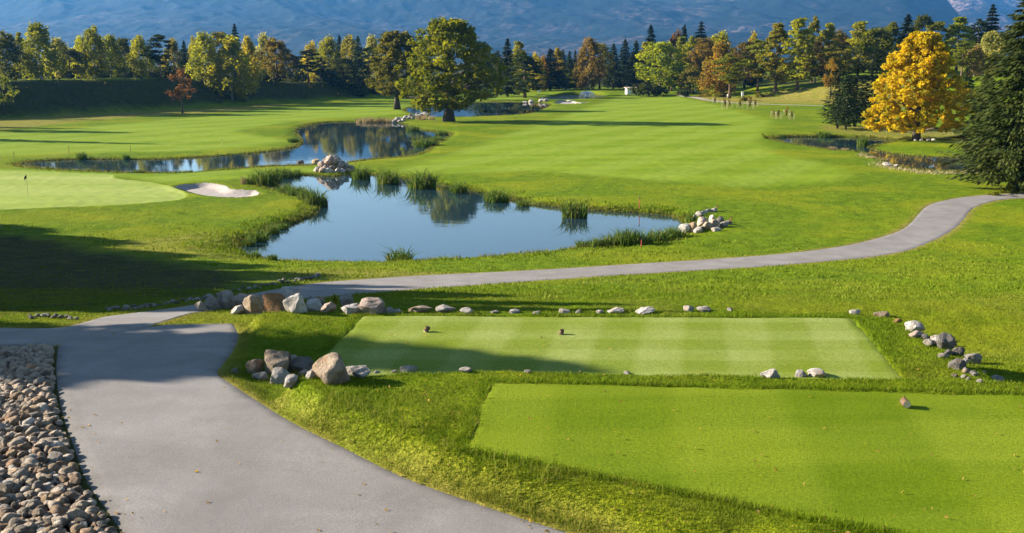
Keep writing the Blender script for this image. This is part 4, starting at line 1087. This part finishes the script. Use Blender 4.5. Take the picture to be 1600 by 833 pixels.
def mid_grass():
    n = 330000
    D = 40 * (125 / 40) ** rng.random(n); x = (rng.random(n) * 1.06 - 0.53) * D; y = D
    lk = np.full(n, 99.0)
    for L in LAKES[:2] + LAKES[4:]: lk = np.minimum(lk, sdf(L, x, y, 6))
    dr = sdf(ROAD2, x, y)
    bank = np.exp(-np.maximum(lk, 0) / 2.0)
    hill = sstep(95, 70, y) * np.where((lk < 90) | (y < 70) | (x < -14), 1, 0.25)
    gm = sdf(np.array([(-60, 78), (-30, 79.5), (-24, 86), (-22, 93), (-27, 104), (-60, 106)], float), x, y, 5)
    k = (lk > 0.05) & (dr > 0.05) & (gm > 0.8) & (sdf(BUNKER, x, y) > 0.2) & (rng.random(n) < np.clip(0.25 + 0.9 * bank, 0, 1) * np.clip(hill + bank, 0, 1)) & ((y < 72) | (bank > 0.25) | (x < -8) & (y < 80))
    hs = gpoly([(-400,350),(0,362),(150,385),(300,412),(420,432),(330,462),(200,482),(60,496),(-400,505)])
    k &= (sdf(hs, x, y, 2) > 0) | (rng.random(n) < 0.15)  # blades thinned here so the slope's painted shade shows darker
    x, y, lk, bank, dr = x[k], y[k], lk[k], bank[k], dr[k]
    z = height(x, y); m = len(x)
    cl = np.clip(0.5 + 1.3 * fbm(x * .9, y * .9, 3), 0.05, 1.3)
    h = (0.05 + 0.10 * cl + 0.16 * bank * cl) * (0.6 + 0.8 * rng.random(m))
    dry = np.clip(0.15 + 0.9 * fbm(x * .2, y * .2, 3) + 0.25 * np.exp(-dr / .6), 0, 1) * rng.random(m)
    me = blade_mesh('bank_grass', np.stack([x, y, z - 0.02], 1), h, 0.0011 * y + 0.012, np.full(m, 0.9), GRASS, dry, 1)
    tag(link('bank_grass', me), 'tussocky grass on the slopes round the front pond', 'grass', kind='stuff')
mid_grass()
def shore_grass():
    Ps = []
    for L, n in ((LAKE, 9000), (POND_L, 16000), (POND_R, 12000), (POND_OAK, 6000), (POINT_R, 6000)):
        i = rng.integers(0, len(L), n); f = rng.random(n)[:, None]; P = L[i] * (1 - f) + L[(i + 1) % len(L)] * f
        P = P + rng.normal(size=(n, 2)) * 0.45
        d = sdf(L, P[:, 0], P[:, 1], 3)
        if L is POINT_R: d = -d
        k = (d > -0.15) & (vnoise(P[:, 0] / 1.3, P[:, 1] / 1.3) > -0.22); Ps.append(P[k])
    P = np.concatenate(Ps); z = np.maximum(height(P[:, 0], P[:, 1]), WATER_Z - 0.05); m = len(P)
    me = blade_mesh('shore_grass', np.stack([P[:, 0], P[:, 1], z], 1), (0.10 + 0.26 * rng.random(m)) * np.where(P[:, 1] > 180, 0.5, 1), 0.02 + 0.00055 * P[:, 1], np.full(m, 0.8), SHOREG, rng.random(m) ** 2, 1)
    tag(link('shore_grass', me), 'dark fringe of sedge along the pond shores', 'grass', kind='stuff')
    # bleached grass on the near shore of the right pond and rusty grass at the left pond's far end
    Q = []
    for pts, n, sp in (([(1372,254),(1392,262),(1440,270),(1500,271),(1540,267),(1575,263)], 1700, 0.8), ([(1345,241),(1362,247),(1376,250)], 300, 0.5), ([(1330,198),(1390,203),(1410,207),(1540,212)], 700, 1.6)):
        G = np.array(hits(pts, height)); f = rng.random(n) * (len(G) - 1); i = f.astype(int); q = G[i] * (1 - f + i)[:, None] + G[i + 1] * (f - i)[:, None]
        q[:, :2] += rng.normal(size=(n, 2)) * sp; Q.append(q)
    Q = np.concatenate(Q); Q[:, 2] = np.maximum(height(Q[:, 0], Q[:, 1]), WATER_Z); m = len(Q)
    me = blade_mesh('dry_shore_grass', Q, 0.08 + 0.26 * rng.random(m) ** 2, np.full(m, 0.09), np.full(m, 0.9), DRYG, rng.random(m), 1)
    tag(link('dry_shore_grass', me), 'bleached straw-coloured grass on the shores of the right pond', 'grass', kind='stuff')
shore_grass()

def fallen_leaves():
    n = 1500
    y = 12 * (32 / 12) ** rng.random(n); x = (rng.random(n) - 0.5) * y; z = height(x, y)
    t1, t2 = sdf(TEE1, x, y), sdf(TEE2, x, y); dr = np.minimum(sdf(ROAD1, x, y), sdf(ROAD2, x, y)); rp = sdf(RIPRAP, x, y)
    z = np.where(t1 < 0, Z1 + 0.04, np.where(t2 < 0, Z2 + 0.04, np.where(dr < 0, Hbase(x, y) + 0.04, z + 0.05)))
    k = (rp > 0) & ((dr > 0) | (dr > -0.5) & (rng.random(n) < 0.8) | (rng.random(n) < 0.12)) & ((np.minimum(t1, t2) > 0) | (rng.random(n) < 0.45)); x, y, z = x[k], y[k], z[k]
    s = 0.020 + 0.022 * rng.random(len(x))
    V, Fc = leaves(np.stack([x, y, z], 1), rng.normal(size=(len(x), 3)) * 0.35 + [0, 0, 1], s, s * 0.6)
    o = link('fallen_leaves', mesh_np('fallen_leaves', V, Fc, LEAF, fattrs=dict(tint=rng.random(len(x))))); o.color = (0.34, 0.235, 0.07, 1)
    tag(o, 'small fallen autumn leaves scattered over tees, grass and road edge', 'leaves', kind='stuff')
fallen_leaves()
# reed clumps, each a thing
def reed_proto(seed, n, spread, mat=REED, hh=1.0):
    global rng
    rng = np.random.default_rng(seed)
    r = np.sqrt(rng.random(n)) * spread; a = rng.random(n) * 6.283
    P = np.stack([r * np.cos(a), r * np.sin(a), np.full(n, -0.08)], 1)
    h = hh * (0.45 + 0.55 * rng.random(n)) * (1 - 0.35 * (r / spread) ** 2)
    return blade_mesh('reeds', P, h, 0.035 + 0.025 * rng.random(n), np.full(n, 1.25), mat, (rng.random(n) < 0.12) * rng.random(n), 2, 1.0)
REEDS = [reed_proto(500 + i, 170 + 25 * i, 0.5 + 0.04 * (i % 3)) for i in range(6)]
DRYR = [reed_proto(520 + i, 110, 0.55, DRYG) for i in range(2)]
rng = np.random.default_rng(1234)
def reed(u, v, w, h, label, group='reed clumps round the front pond', protos=None, name='reed_clump', cat='reeds'):
    x, y, z = at(u, v); m = math.hypot(y, CAMZ - z) / F; P = protos or REEDS
    i = _ri[0]; _ri[0] += 1
    o = link(name, P[i % len(P)], None, (x, y, max(z, WATER_Z)), (0, 0, i * 1.7), (w * m * 0.95, w * m * 0.95, h * m * 1.45))
    return tag(o, label, cat, group)
for a in [(420,291,36,34,'tallest reed clump in the narrow inlet left of the cascade'), (400,288,26,22,'low reed clump at the left end of the narrow inlet'), (443,278,26,18,'reed clump on the grass bank left of the cascade'), (460,275,24,13,'small dark reed patch between inlet and cascade'),
  (447,301,26,18,'first reed clump on the tip of the bunker peninsula'), (463,306,28,21,'second reed clump on the bunker peninsula'), (479,313,26,24,'third reed clump on the bunker peninsula'), (493,321,30,30,'dark big reed clump at the very tip of the bunker peninsula'), (505,322,14,18,'reed clump standing in the water off the peninsula tip'),
  (403,377,32,22,'reed clump leaning over the water below the peninsula'), (424,365,24,18,'reed clump on the shaded bank under the peninsula'), (440,358,20,12,'small reed tuft under the peninsula bank'), (388,384,20,14,'reed tuft at the left tip of the front pond'), (397,404,20,14,'spiky pale tuft on the near left shore'), (426,406,14,11,'small grey tuft right of the spiky pale tuft'),
  (625,408,44,23,'lone bushy reed clump on the near shore of the front pond'), (565,280,28,26,'reed clump right beside the cascade boulders'), (605,287,34,28,'second reed clump right of the cascade'), (661,294,42,32,'broad reed clump on the back shore below the fairway'), (716,301,26,18,'small reed clump on the back shore'),
  (776,315,34,22,'reed clump midway along the back shore'), (817,322,22,13,'low reed tuft on the back shore'), (897,339,40,34,'round reed clump standing out in the water at the back shore'),
  (915,386,28,14,'leftmost low clump of the reed belt on the right near shore'), (936,386,28,18,'second clump of the reed belt on the right near shore'), (958,385,30,24,'third clump of the reed belt on the right near shore'), (980,384,36,34,'tallest clump of the reed belt on the right near shore'), (1006,381,32,27,'clump right of the tallest in the reed belt'), (1030,377,32,25,'second last clump of the reed belt near the boulders'), (1052,372,28,24,'last clump of the reed belt touching the boulders'), (1079,348,16,20,'slim reed tuft behind the right end boulders')]:
    reed(*a)
for a in [(128,249.5,14,15,'reed tuft on the far shore of the left pond'), (197,249,10,10,'small reed tuft on the left pond far shore'), (216,270,18,7,'sparse reed tuft on the near shore of the left pond'), (645,205,20,12,'green reeds under the stone spill'), (690,211,18,9,'reeds at the right end of the left pond'), (664,229,34,15,'leafy yellow-green reeds on the right shore of the left pond'), (682,221,22,10,'low reeds on the right shore of the left pond'), (458,222,16,9,'pale reed tuft on the tip of the left fairway tongue')]:
    reed(*a, group='reed clumps round the left pond')
for a in [(1288,213,26,10,'dark reeds on the back shore of the right pond'), (1347,229,15,20,'upright green reeds beside the grassy point'), (1222,215,12,7,'small reeds at the left end of the right pond')]:
    reed(*a, group='reed clumps round the right pond')
for a in [(572,190,30,8,'rusty dry reeds at the far end of the left pond'), (588,190.5,26,8,'second patch of rusty reeds at the far end of the left pond'), (604,190.5,26,8,'rusty reeds next to the stone spill'), (664,187,30,9,'straw-coloured reed patch left of the huge oak trunk')]:
    reed(*a, group='dry reeds by the stone spill', protos=DRYR, name='dry_reed_clump')
for a in [(1300,233,14,5,'orange dry reeds on the near shore of the right pond'), (1320,235,12,5,'second orange dry reed tuft on the near shore of the right pond'), (381,287,10,15,'reddish dock plant left of the narrow inlet reeds')]:
    reed(*a, group='dry reeds', protos=DRYR, name='dry_reed_clump')

# ------------------------------------------------------------------ bushes
def bush_proto(seed, n, size=0.055):
    global rng
    rng = np.random.default_rng(seed); C = rng.normal(size=(14, 3)) * [0.26, 0.26, 0.2] + [0, 0, 0.42]; P = []
    for c in C: d = rng.normal(size=(n, 3)); d /= np.linalg.norm(d, axis=1)[:, None]; P.append(c + d * 0.2 * rng.random((n, 1)) ** .5)
    P = np.concatenate(P); P[:, 2] = np.abs(P[:, 2]); s = size * (.6 + .8 * rng.random(len(P)))
    V, Fc = leaves(P, rng.normal(size=(len(P), 3)) + [0, 0, .3], s, s * .65)
    return mesh_np('bush', V, Fc, LEAF, fattrs=dict(tint=np.clip(.5 + .25 * rng.normal(size=len(P)), 0, 1)))
BUSH = [bush_proto(600 + i, 60) for i in range(3)]; rng = np.random.default_rng(77)
def bush(u, v, w, h, col, label, group=None):
    x, y, z = at(u, v); m = math.hypot(y, CAMZ - z) / F; i = _ri[0]; _ri[0] += 1
    o = link('bush', BUSH[i % 3], None, (x, y, z - 0.05), (0, 0, i * 1.3), (w * m, w * m, h * m * 1.1)); o.color = (*GREENS[col], 1)
    tag(o, label, 'bush', group)
bush(1403, 207, 26, 13, 'br', 'brown shrub under the left side of the golden maple')
bush(1586, 302, 44, 40, 'spl', 'dark bush at the end of the cart path under the giant spruce')
bush(1555, 305, 26, 10, 'md', 'low bush beside the upper bend of the cart path')
bush(524, 474, 9, 16, 'lt', 'small leafy weed among the rocks behind the pale tee')
bush(1486, 534, 10, 9, 'ol', 'small weed on the right rock wall')
bush(1196, 216, 8, 7, 'dk', 'tiny dark shrub left of the right pond')
bush(1512, 217, 40, 10, 'ol', 'low olive shrub behind the grassy point of the right pond')
for (u, v, w) in ((1065, 149, 20), (1100, 151, 24), (1122, 152, 26), (1165, 158, 20), (1190, 152, 18)):
    bush(u, v, w, 9, 'ol', 'low olive scrub bush at the foot of the right bank trees', 'scrub bushes on the right bank')

# ------------------------------------------------------------------ small built things
WHITE = simple_mat('white_paint', (0.78, 0.76, 0.72), 0.6, 0.06)
WOOD = simple_mat('weathered_wood', (0.20, 0.13, 0.075), 0.8, 0.35, 14)
WOODP = simple_mat('pale_wood', (0.42, 0.33, 0.22), 0.8, 0.2, 14)
CUTW = simple_mat('cut_wood', (0.62, 0.46, 0.26), 0.75, 0.2, 22)
BARKL = simple_mat('log_bark', (0.12, 0.070, 0.038), 0.9, 0.45, 30)
REDP = simple_mat('red_paint', (0.40, 0.055, 0.03), 0.6, 0.15)
BLK = simple_mat('dark_cloth', (0.012, 0.012, 0.016), 0.8, 0.2)
ROOFM = simple_mat('roof_sheet', (0.36, 0.30, 0.24), 0.7, 0.15)

def empty(name, loc, label, cat, group=None, rz=0):
    o = bpy.data.objects.new(name, None); COL.objects.link(o); o.location = loc; o.rotation_euler = (0, 0, rz); o.empty_display_size = 0.3
    return tag(o, label, cat, group)
# tee markers: short logs cut at a slant
def log_meshes(r, L):
    b = MB(); b.tube([(-L / 2, 0, r), (-L * .2, 0.004, r), (L * .2, -0.004, r), (L / 2, 0, r)], [r, r * .96, r, r * .97], 14, cap=False)
    n = 14; cuts = []
    for s in (-1, 1):
        c = MB()
        ring = [(s * L / 2 * 0.995, math.cos(6.283 * k / n) * r * .965, r + math.sin(6.283 * k / n) * r * .965) for k in range(n)]
        ring2 = [(s * (L / 2 + 0.004), math.cos(6.283 * k / n) * r * .6, r + math.sin(6.283 * k / n) * r * .6) for k in range(n)]
        c.add(ring + ring2 + [(s * (L / 2 + 0.005), 0, r)], [(k, (k + 1) % n, n + (k + 1) % n, n + k) for k in range(n)] + [(n + k, n + (k + 1) % n, 2 * n) for k in range(n)])
        cuts.append(c.mesh('cut_face', CUTW))
    k = MB(); k.tube([(0.02, 0, r * 1.9), (0.045, 0.02, r * 2.7)], [0.018, 0.014], 8)
    return b.mesh('bark', BARKL, True), cuts[0], cuts[1], k.mesh('branch_stub', BARKL)
for (u, v, z, r, L, rz, tilt, lab) in [(1414, 637, Z2, 0.070, 0.20, 2.65 - math.pi * .35, 0.0, 'log tee marker with pale cut face on the nearest tee'),
                                  (668, 519, Z1, 0.058, 0.17, 0.9, -0.55, 'left one of two log tee markers on the pale tee'),
                                  (878, 523, Z1, 0.055, 0.16, 1.2, -0.75, 'right one of two log tee markers on the pale tee')]:
    x, y = on_plane(u, v, z); e = empty('tee_marker', (x, y, z + 0.02), lab, 'tee marker', 'log tee markers', rz); e.rotation_euler = (0, tilt, rz)
    for nm, me in zip(('bark', 'cut_face', 'cut_face', 'branch_stub'), log_meshes(r, L)): link(nm, me, e)
# flag on the green
x, y, z = at(44, 307)
e = empty('golf_flag', (x, y, z), 'thin flagpole with small dark flag on the pale green', 'flag')
mb = MB(); mb.tube([(0, 0, -0.1), (0, 0, 2.0)], [0.02, 0.016], 8); link('pole', mb.mesh('pole', WOODP), e)
mb = MB(); n = 8
V = [(-0.02 - 0.24 * i / n, 0.05 * math.sin(i * 0.9), 1.98 - 0.34 * j - 0.10 * i / n * (1 if j else 2.2) - 0.18 * i / n) for j in (0, 1) for i in range(n + 1)]
mb.add(V + [(a, b + 0.012, c) for a, b, c in V], [(i, i + 1, n + 2 + i, n + 1 + i) for i in range(n)] + [(2 * n + 2 + i, 3 * n + 3 + i, 3 * n + 4 + i, 2 * n + 3 + i) for i in range(n)])
link('flag', mb.mesh('flag', BLK), e)
# hazard stakes
def stake(u, v, h, mat, label, group):
    x, y, z = at(u, v); m = math.hypot(y, CAMZ - z) / F; H = h * m; r = 0.035
    e = empty('hazard_stake', (x, y, z), label, 'stake', group)
    mb = MB(); mb.tube([(0, 0, -0.15), (0.01, 0, H * 0.78)], [r, r * .9], 6); link('post', mb.mesh('post', mat), e)
    mb = MB(); mb.tube([(0.01, 0, H * 0.781), (0.012, 0, H * 0.94), (0.012, 0, H)], [r * 1.05, r * 1.05, r * .5], 6); link('cap', mb.mesh('cap', REDP if mat is WOOD else BLK), e)
for (u, v, h, m, lab) in [(22,249,12,WOOD,'dark stake at the left end of the left pond'), (108,241,13,REDP,'reddish stake left of the reed tuft on the far shore'), (204,238,11,WOOD,'dark stake in the middle of the left pond shore'), (347,228,10,WOODP,'pale thin stake near the left fairway tongue'), (450,193,6,WOOD,'small dark stake at the far shore of the left pond'), (680,193,6,WOOD,'small stake left of the huge oak trunk'),
    (480,317,7,REDP,'red stake on the bunker peninsula'), (999,326,19,REDP,'tall thin red stake on the back shore of the front pond'), (1120,329,9,REDP,'red stake above the right end boulders'), (1142,346,8,REDP,'red stake right of the right end boulders'), (1002,386,14,REDP,'dark red stake in the reed belt'), (606,410,10,WOOD,'small stake beside the lone bushy reed clump'), (555,258,7,WOOD,'thin stake behind the rock cascade')]:
    stake(u, v, h, m, lab, 'water hazard stakes')
# staked saplings beside the gravel path
def staked(u, v, w, h, col, label, crown=True):
    x, y, z = at(u, v); m = math.hypot(y, CAMZ - z) / F; H = h * m; W = w * m
    e = empty('staked_sapling', (x, y, z), label, 'sapling', 'staked saplings by the gravel path')
    for sx in (-.5, .5):
        for sy in (-.5, .5):
            mb = MB(); mb.tube([(sx * W, sy * W, -0.1), (sx * W, sy * W, H * 0.62)], [0.024, 0.022], 6); link('stake', mb.mesh('stake', WOODP), e)
    mb = MB()
    for sy in (-.5, .5): mb.box((0, sy * W, H * 0.6), (W, 0.04, 0.06))
    for sx in (-.5, .5): mb.box((sx * W, 0, H * 0.595), (0.04, W, 0.055))
    link('crossbar', mb.mesh('crossbar', WOODP), e)
    mb = MB(); mb.tube([(0, 0, -0.1), (0.03, 0, H * .5), (0, 0, H * 0.95)], [0.045, 0.035, 0.012], 6); link('trunk', mb.mesh('trunk', WOOD), e)
    o = link('crown', BUSH[int(u) % 3], e, (0, 0, H * 0.22), (0, 0, u), (W * 0.5, W * 0.5, H * 0.75)); o.color = (*GREENS[col], 1)
for a in [(1117,163,7,14,'rd','leftmost staked sapling by the gravel path'), (1132,170,8,19,'rd','taller reddish staked sapling on the lawn'), (1140,168,7,15,'br','staked sapling right behind the taller reddish one'), (1156,169,8,13,'br','small staked sapling in the middle of the row'), (1172,171,9,20,'rd','reddish brown bushy staked sapling near the white post'), (1180,167,7,12,'br','short staked sapling next to the bushy reddish one'),
          (1209,184,8,15,'tan','bare-looking staked sapling left of the yellow one'), (1216,186,8,16,'br','second staked sapling left of the yellow one'), (1229,184,9,18,'orr','yellow-brown leafy staked sapling on the lawn'), (1237,187,7,15,'br','rightmost staked sapling on the lawn')]:
    staked(*a)
# white posts
def post(u, v, w, h, label):
    x, y, z = at(u, v); m = math.hypot(y, CAMZ - z) / F; W = w * m; H = h * m
    e = empty('white_post', (x, y, z), label, 'post', 'white posts by the gravel path')
    mb = MB(); mb.box((0, 0, H * .45), (W, W * .6, H * .96)); link('board', mb.mesh('board', WHITE), e)
    mb = MB(); mb.box((0, 0, H * .95), (W * 1.15, W * .75, H * .06)); link('cap', mb.mesh('cap', WHITE), e)
post(1160, 154.5, 3.2, 11, 'tall white post on the right bank above the path'); post(1138, 152, 3.4, 5, 'short white post at the foot of the dark green pine'); post(1085, 143, 4, 6, 'white post under the low olive tree'); post(842, 143.5, 5, 5, 'small white box on the far lawn left of the fountain')
# hut at the end of the fairway
x, y, z = at(986, 147); m = y / F
e = empty('hut', (x, y, z), 'small white hut with flat brown roof under the spruces', 'hut', rz=0.15)
W, Hh, Dp = 17 * m, 9.5 * m, 2.6
mb = MB(); mb.box((-W * .14, 0, Hh * .42), (W * .66, Dp, Hh * .86)); link('wall', mb.mesh('wall', WHITE), e)
mb = MB(); mb.box((W * .30, .1, Hh * .42), (W * .20, Dp * .8, Hh * .84)); link('door', mb.mesh('door', simple_mat('dark_door', (0.03, 0.028, 0.025))), e)
mb = MB(); mb.box((W * .43, 0, Hh * .42), (W * .05, Dp, Hh * .85)); link('corner_post', mb.mesh('corner_post', WHITE), e)
mb = MB(); mb.add([(-W * .56, -Dp * .7, Hh * .87), (W * .54, -Dp * .7, Hh * .87), (W * .54, Dp * .7, Hh * 1.02), (-W * .56, Dp * .7, Hh * 1.02), (-W * .56, -Dp * .7, Hh * .97), (W * .54, -Dp * .7, Hh * .97), (W * .54, Dp * .7, Hh * 1.12), (-W * .56, Dp * .7, Hh * 1.12)],
    [(0, 3, 2, 1), (4, 5, 6, 7), (0, 1, 5, 4), (1, 2, 6, 5), (2, 3, 7, 6), (3, 0, 4, 7)]); link('roof', mb.mesh('roof', ROOFM), e)
# fountain
fx, fy = on_plane(917, 152.6, WATER_Z)
e = empty('fountain', (fx, fy, WATER_Z), 'white fountain jets spraying over the small far pond', 'fountain')
mb = MB(); mb.tube([(0, 0, -0.2), (0, 0, 0.12), (0, 0, 0.25)], [0.6, 0.6, 0.18], 12); link('nozzle', mb.mesh('nozzle', simple_mat('nozzle_metal', (0.12, 0.12, 0.12))), e)
def spray():
    n = 6000; a = rng.integers(0, 16, n) * 6.283 / 16 + 0.03 * rng.normal(size=n); vr = np.where(rng.random(n) < 0.62, 2.6, 1.0) * (0.85 + 0.3 * rng.random(n)); T = rng.random(n)
    R = vr; zt = np.where(vr > 1.6, 1.75, 1.9)
    s = T; r = R * s; zz = zt * 4 * s * (1 - s) + 0.05 + 0.06 * rng.normal(size=n); zz = np.maximum(zz, 0.02)
    P = np.stack([r * np.cos(a) + 0.05 * rng.normal(size=n), r * np.sin(a) + .05 * rng.normal(size=n), zz], 1)
    q = 0.05 * (0.5 + rng.random(n))
    V, Fc = leaves(P, rng.normal(size=(n, 3)), q * 1.5, q)
    m = NT('spray'); d = m.bsdf((0.9, 0.93, 0.96), 0.4, 0.4); tr = m.n('ShaderNodeBsdfTranslucent'); tr.inputs['Color'].default_value = (0.9, 0.93, 0.96, 1)
    mx = m.n('ShaderNodeMixShader'); mx.inputs[0].default_value = 0.5; m.t.links.new(d, mx.inputs[1]); m.t.links.new(tr.outputs[0], mx.inputs[2])
    link('water_jets', mesh_np('water_jets', V, Fc, m.done(mx.outputs[0])), e)
spray()

# ------------------------------------------------------------------ mountains
def ridged(x, y, o):
    s = 0; a = 1.0
    for i in range(o):
        s = s + a * (1 - 2 * np.abs(vnoise(x * 2 ** i + 31.7 * i, y * 2 ** i + 11.1 * i))); a *= 0.5
    return s
def mountain(name, y0, y1, t0, t1, nr, nc, hf, mat, label):
    yy = np.geomspace(y0, y1, nr); tt = np.linspace(t0, t1, nc)
    X = tt[None, :] * yy[:, None]; Y = np.repeat(yy[:, None], nc, 1); x, y = X.ravel(), Y.ravel()
    z = np.maximum(hf(x / 2, y / 2, x / y) * 2.0, -6.0)
    me = mesh_np(name, np.stack([x, y, z], 1), grid_faces(nr, nc), mat, True)
    tag(link(name, me), label, 'mountain', kind='structure')
def hA(x, y, t):
    end = sstep(0.445, 0.345, t + 0.02 * fbm(y / 300, x * 0 + 3, 3))
    sp = ridged((x + 0.55 * y) / 620, (y - 0.25 * x) / 1100, 5)
    rise = sstep(1750, 3500, y)
    z = 40 * sstep(1500, 1900, y) + 262 * rise * (0.86 + 0.16 * fbm(x / 900, y / 900 + 4, 3)) + 105 * (sp - 1.1) * (0.35 + rise)
    z = z + 6.0 * fbm(x / 28, y / 28, 3) * sstep(1500, 1800, y)
    return np.minimum(z * end - 6, 302)
def hB(x, y, t):
    rise = sstep(3600, 4700, y)
    lo = sstep(0.52, 0.40, t)
    z = 330 * rise * (0.74 + 0.26 * lo) * (0.9 + 0.25 * fbm(x / 700, y / 800, 3)) + 55 * (ridged(x / 520, y / 620, 5) - 1.1) + 6 * fbm(x / 40, y / 40, 3)
    return np.clip(z - 10, -20, 330)
def mountain_mat(name, base, patch, pscale, thr):
    m = NT(name); p = m.pos()
    n1 = m.noise(0.0022, 5, 0.6, m.pos((1, 1, 1.5)), 0.6); n2 = m.noise(0.022, 5, 0.75, p); n3 = m.noise(0.06, 3, 0.8, p)
    f = m.math('MULTIPLY', m.rng(n1, thr - 0.04, thr + 0.12), m.rng(n2, 0.46, 0.62))
    c = m.mix(f, m.mix(m.rng(n3, 0.3, 0.7), tuple(b * 0.6 for b in base), tuple(b * 1.4 for b in base)), patch)
    return m.done(m.bsdf(c, 0.95, 0.1, m.bump(n3, 0.6, 8.0)))
mountain('mountain', 2960, 7800, -1.2, 0.46, 330, 900, hA, mountain_mat('mountain_forest', (0.005, 0.011, 0.010), (0.10, 0.070, 0.064), 0.005, 0.52), 'wooded blue mountainside filling the sky behind the tree rows')
mountain('far_mountain', 7000, 10000, 0.2, 1.1, 150, 500, hB, mountain_mat('far_mountain_forest', (0.012, 0.018, 0.016), (0.28, 0.19, 0.18), 0.004, 0.44), 'farther hazy rocky mountain beyond the ridge end on the right')

# ------------------------------------------------------------------ the air
hm = bpy.data.materials.new('air'); hm.use_nodes = True; nt = hm.node_tree; nt.nodes.clear()
ou = nt.nodes.new('ShaderNodeOutputMaterial'); pv = nt.nodes.new('ShaderNodeVolumePrincipled')
pv.inputs['Color'].default_value = (0.13, 0.46, 1.0, 1); pv.inputs['Density'].default_value = HAZE_D; pv.inputs['Anisotropy'].default_value = 0.45
nt.links.new(pv.outputs[0], ou.inputs['Volume'])
mb = MB(); mb.box((0, 4000, 340), (90000, 84000, 700)); 
hz_o = link('haze', mb.mesh('haze', hm)); tag(hz_o, 'thin blue haze over the whole valley', 'haze', kind='stuff')

# ------------------------------------------------------------------ light, sky, camera
w = bpy.data.worlds.new('World'); SC.world = w; w.use_nodes = True; nt = w.node_tree
bg = nt.nodes['Background']; sky = nt.nodes.new('ShaderNodeTexSky'); sky.sky_type = 'NISHITA'; sky.sun_disc = False
sky.sun_elevation = SUN_EL; sky.sun_rotation = math.atan2(-SUN_AZ[0], -SUN_AZ[1]) % (2 * math.pi)
sky.air_density = 1.0; sky.dust_density = 0.1; sky.ozone_density = 1.0
nt.links.new(sky.outputs[0], bg.inputs['Color']); bg.inputs['Strength'].default_value = SKY_S
ld = bpy.data.lights.new('sun', 'SUN'); ld.energy = SUN_E; ld.angle = math.radians(0.5); ld.color = (1.0, 0.90, 0.76)
lo = bpy.data.objects.new('sun', ld); COL.objects.link(lo); lo.location = (-60, 40, 60)
dv = Vector((SUN_AZ[0] * math.cos(SUN_EL), SUN_AZ[1] * math.cos(SUN_EL), -math.sin(SUN_EL))); lo.rotation_euler = dv.to_track_quat('-Z', 'Y').to_euler()
cd = bpy.data.cameras.new('camera'); co = bpy.data.objects.new('camera', cd); COL.objects.link(co); SC.camera = co
cd.sensor_width = 36; cd.lens = 36 * F / 1600; cd.clip_start = 0.3; cd.clip_end = 120000
co.location = (0, 0, CAMZ); co.rotation_euler = (math.pi / 2 - PITCH, 0, 0)
SC.view_settings.view_transform = 'Standard'; SC.view_settings.look = 'None'; SC.view_settings.gamma = 1; SC.view_settings.exposure = EXPO; SC.view_settings.use_curve_mapping = False
SC.cycles.max_bounces = 6; SC.cycles.diffuse_bounces = 3; SC.cycles.glossy_bounces = 3; SC.cycles.transmission_bounces = 4; SC.cycles.volume_bounces = 1; SC.cycles.transparent_max_bounces = 6
SC.cycles.use_denoising = True
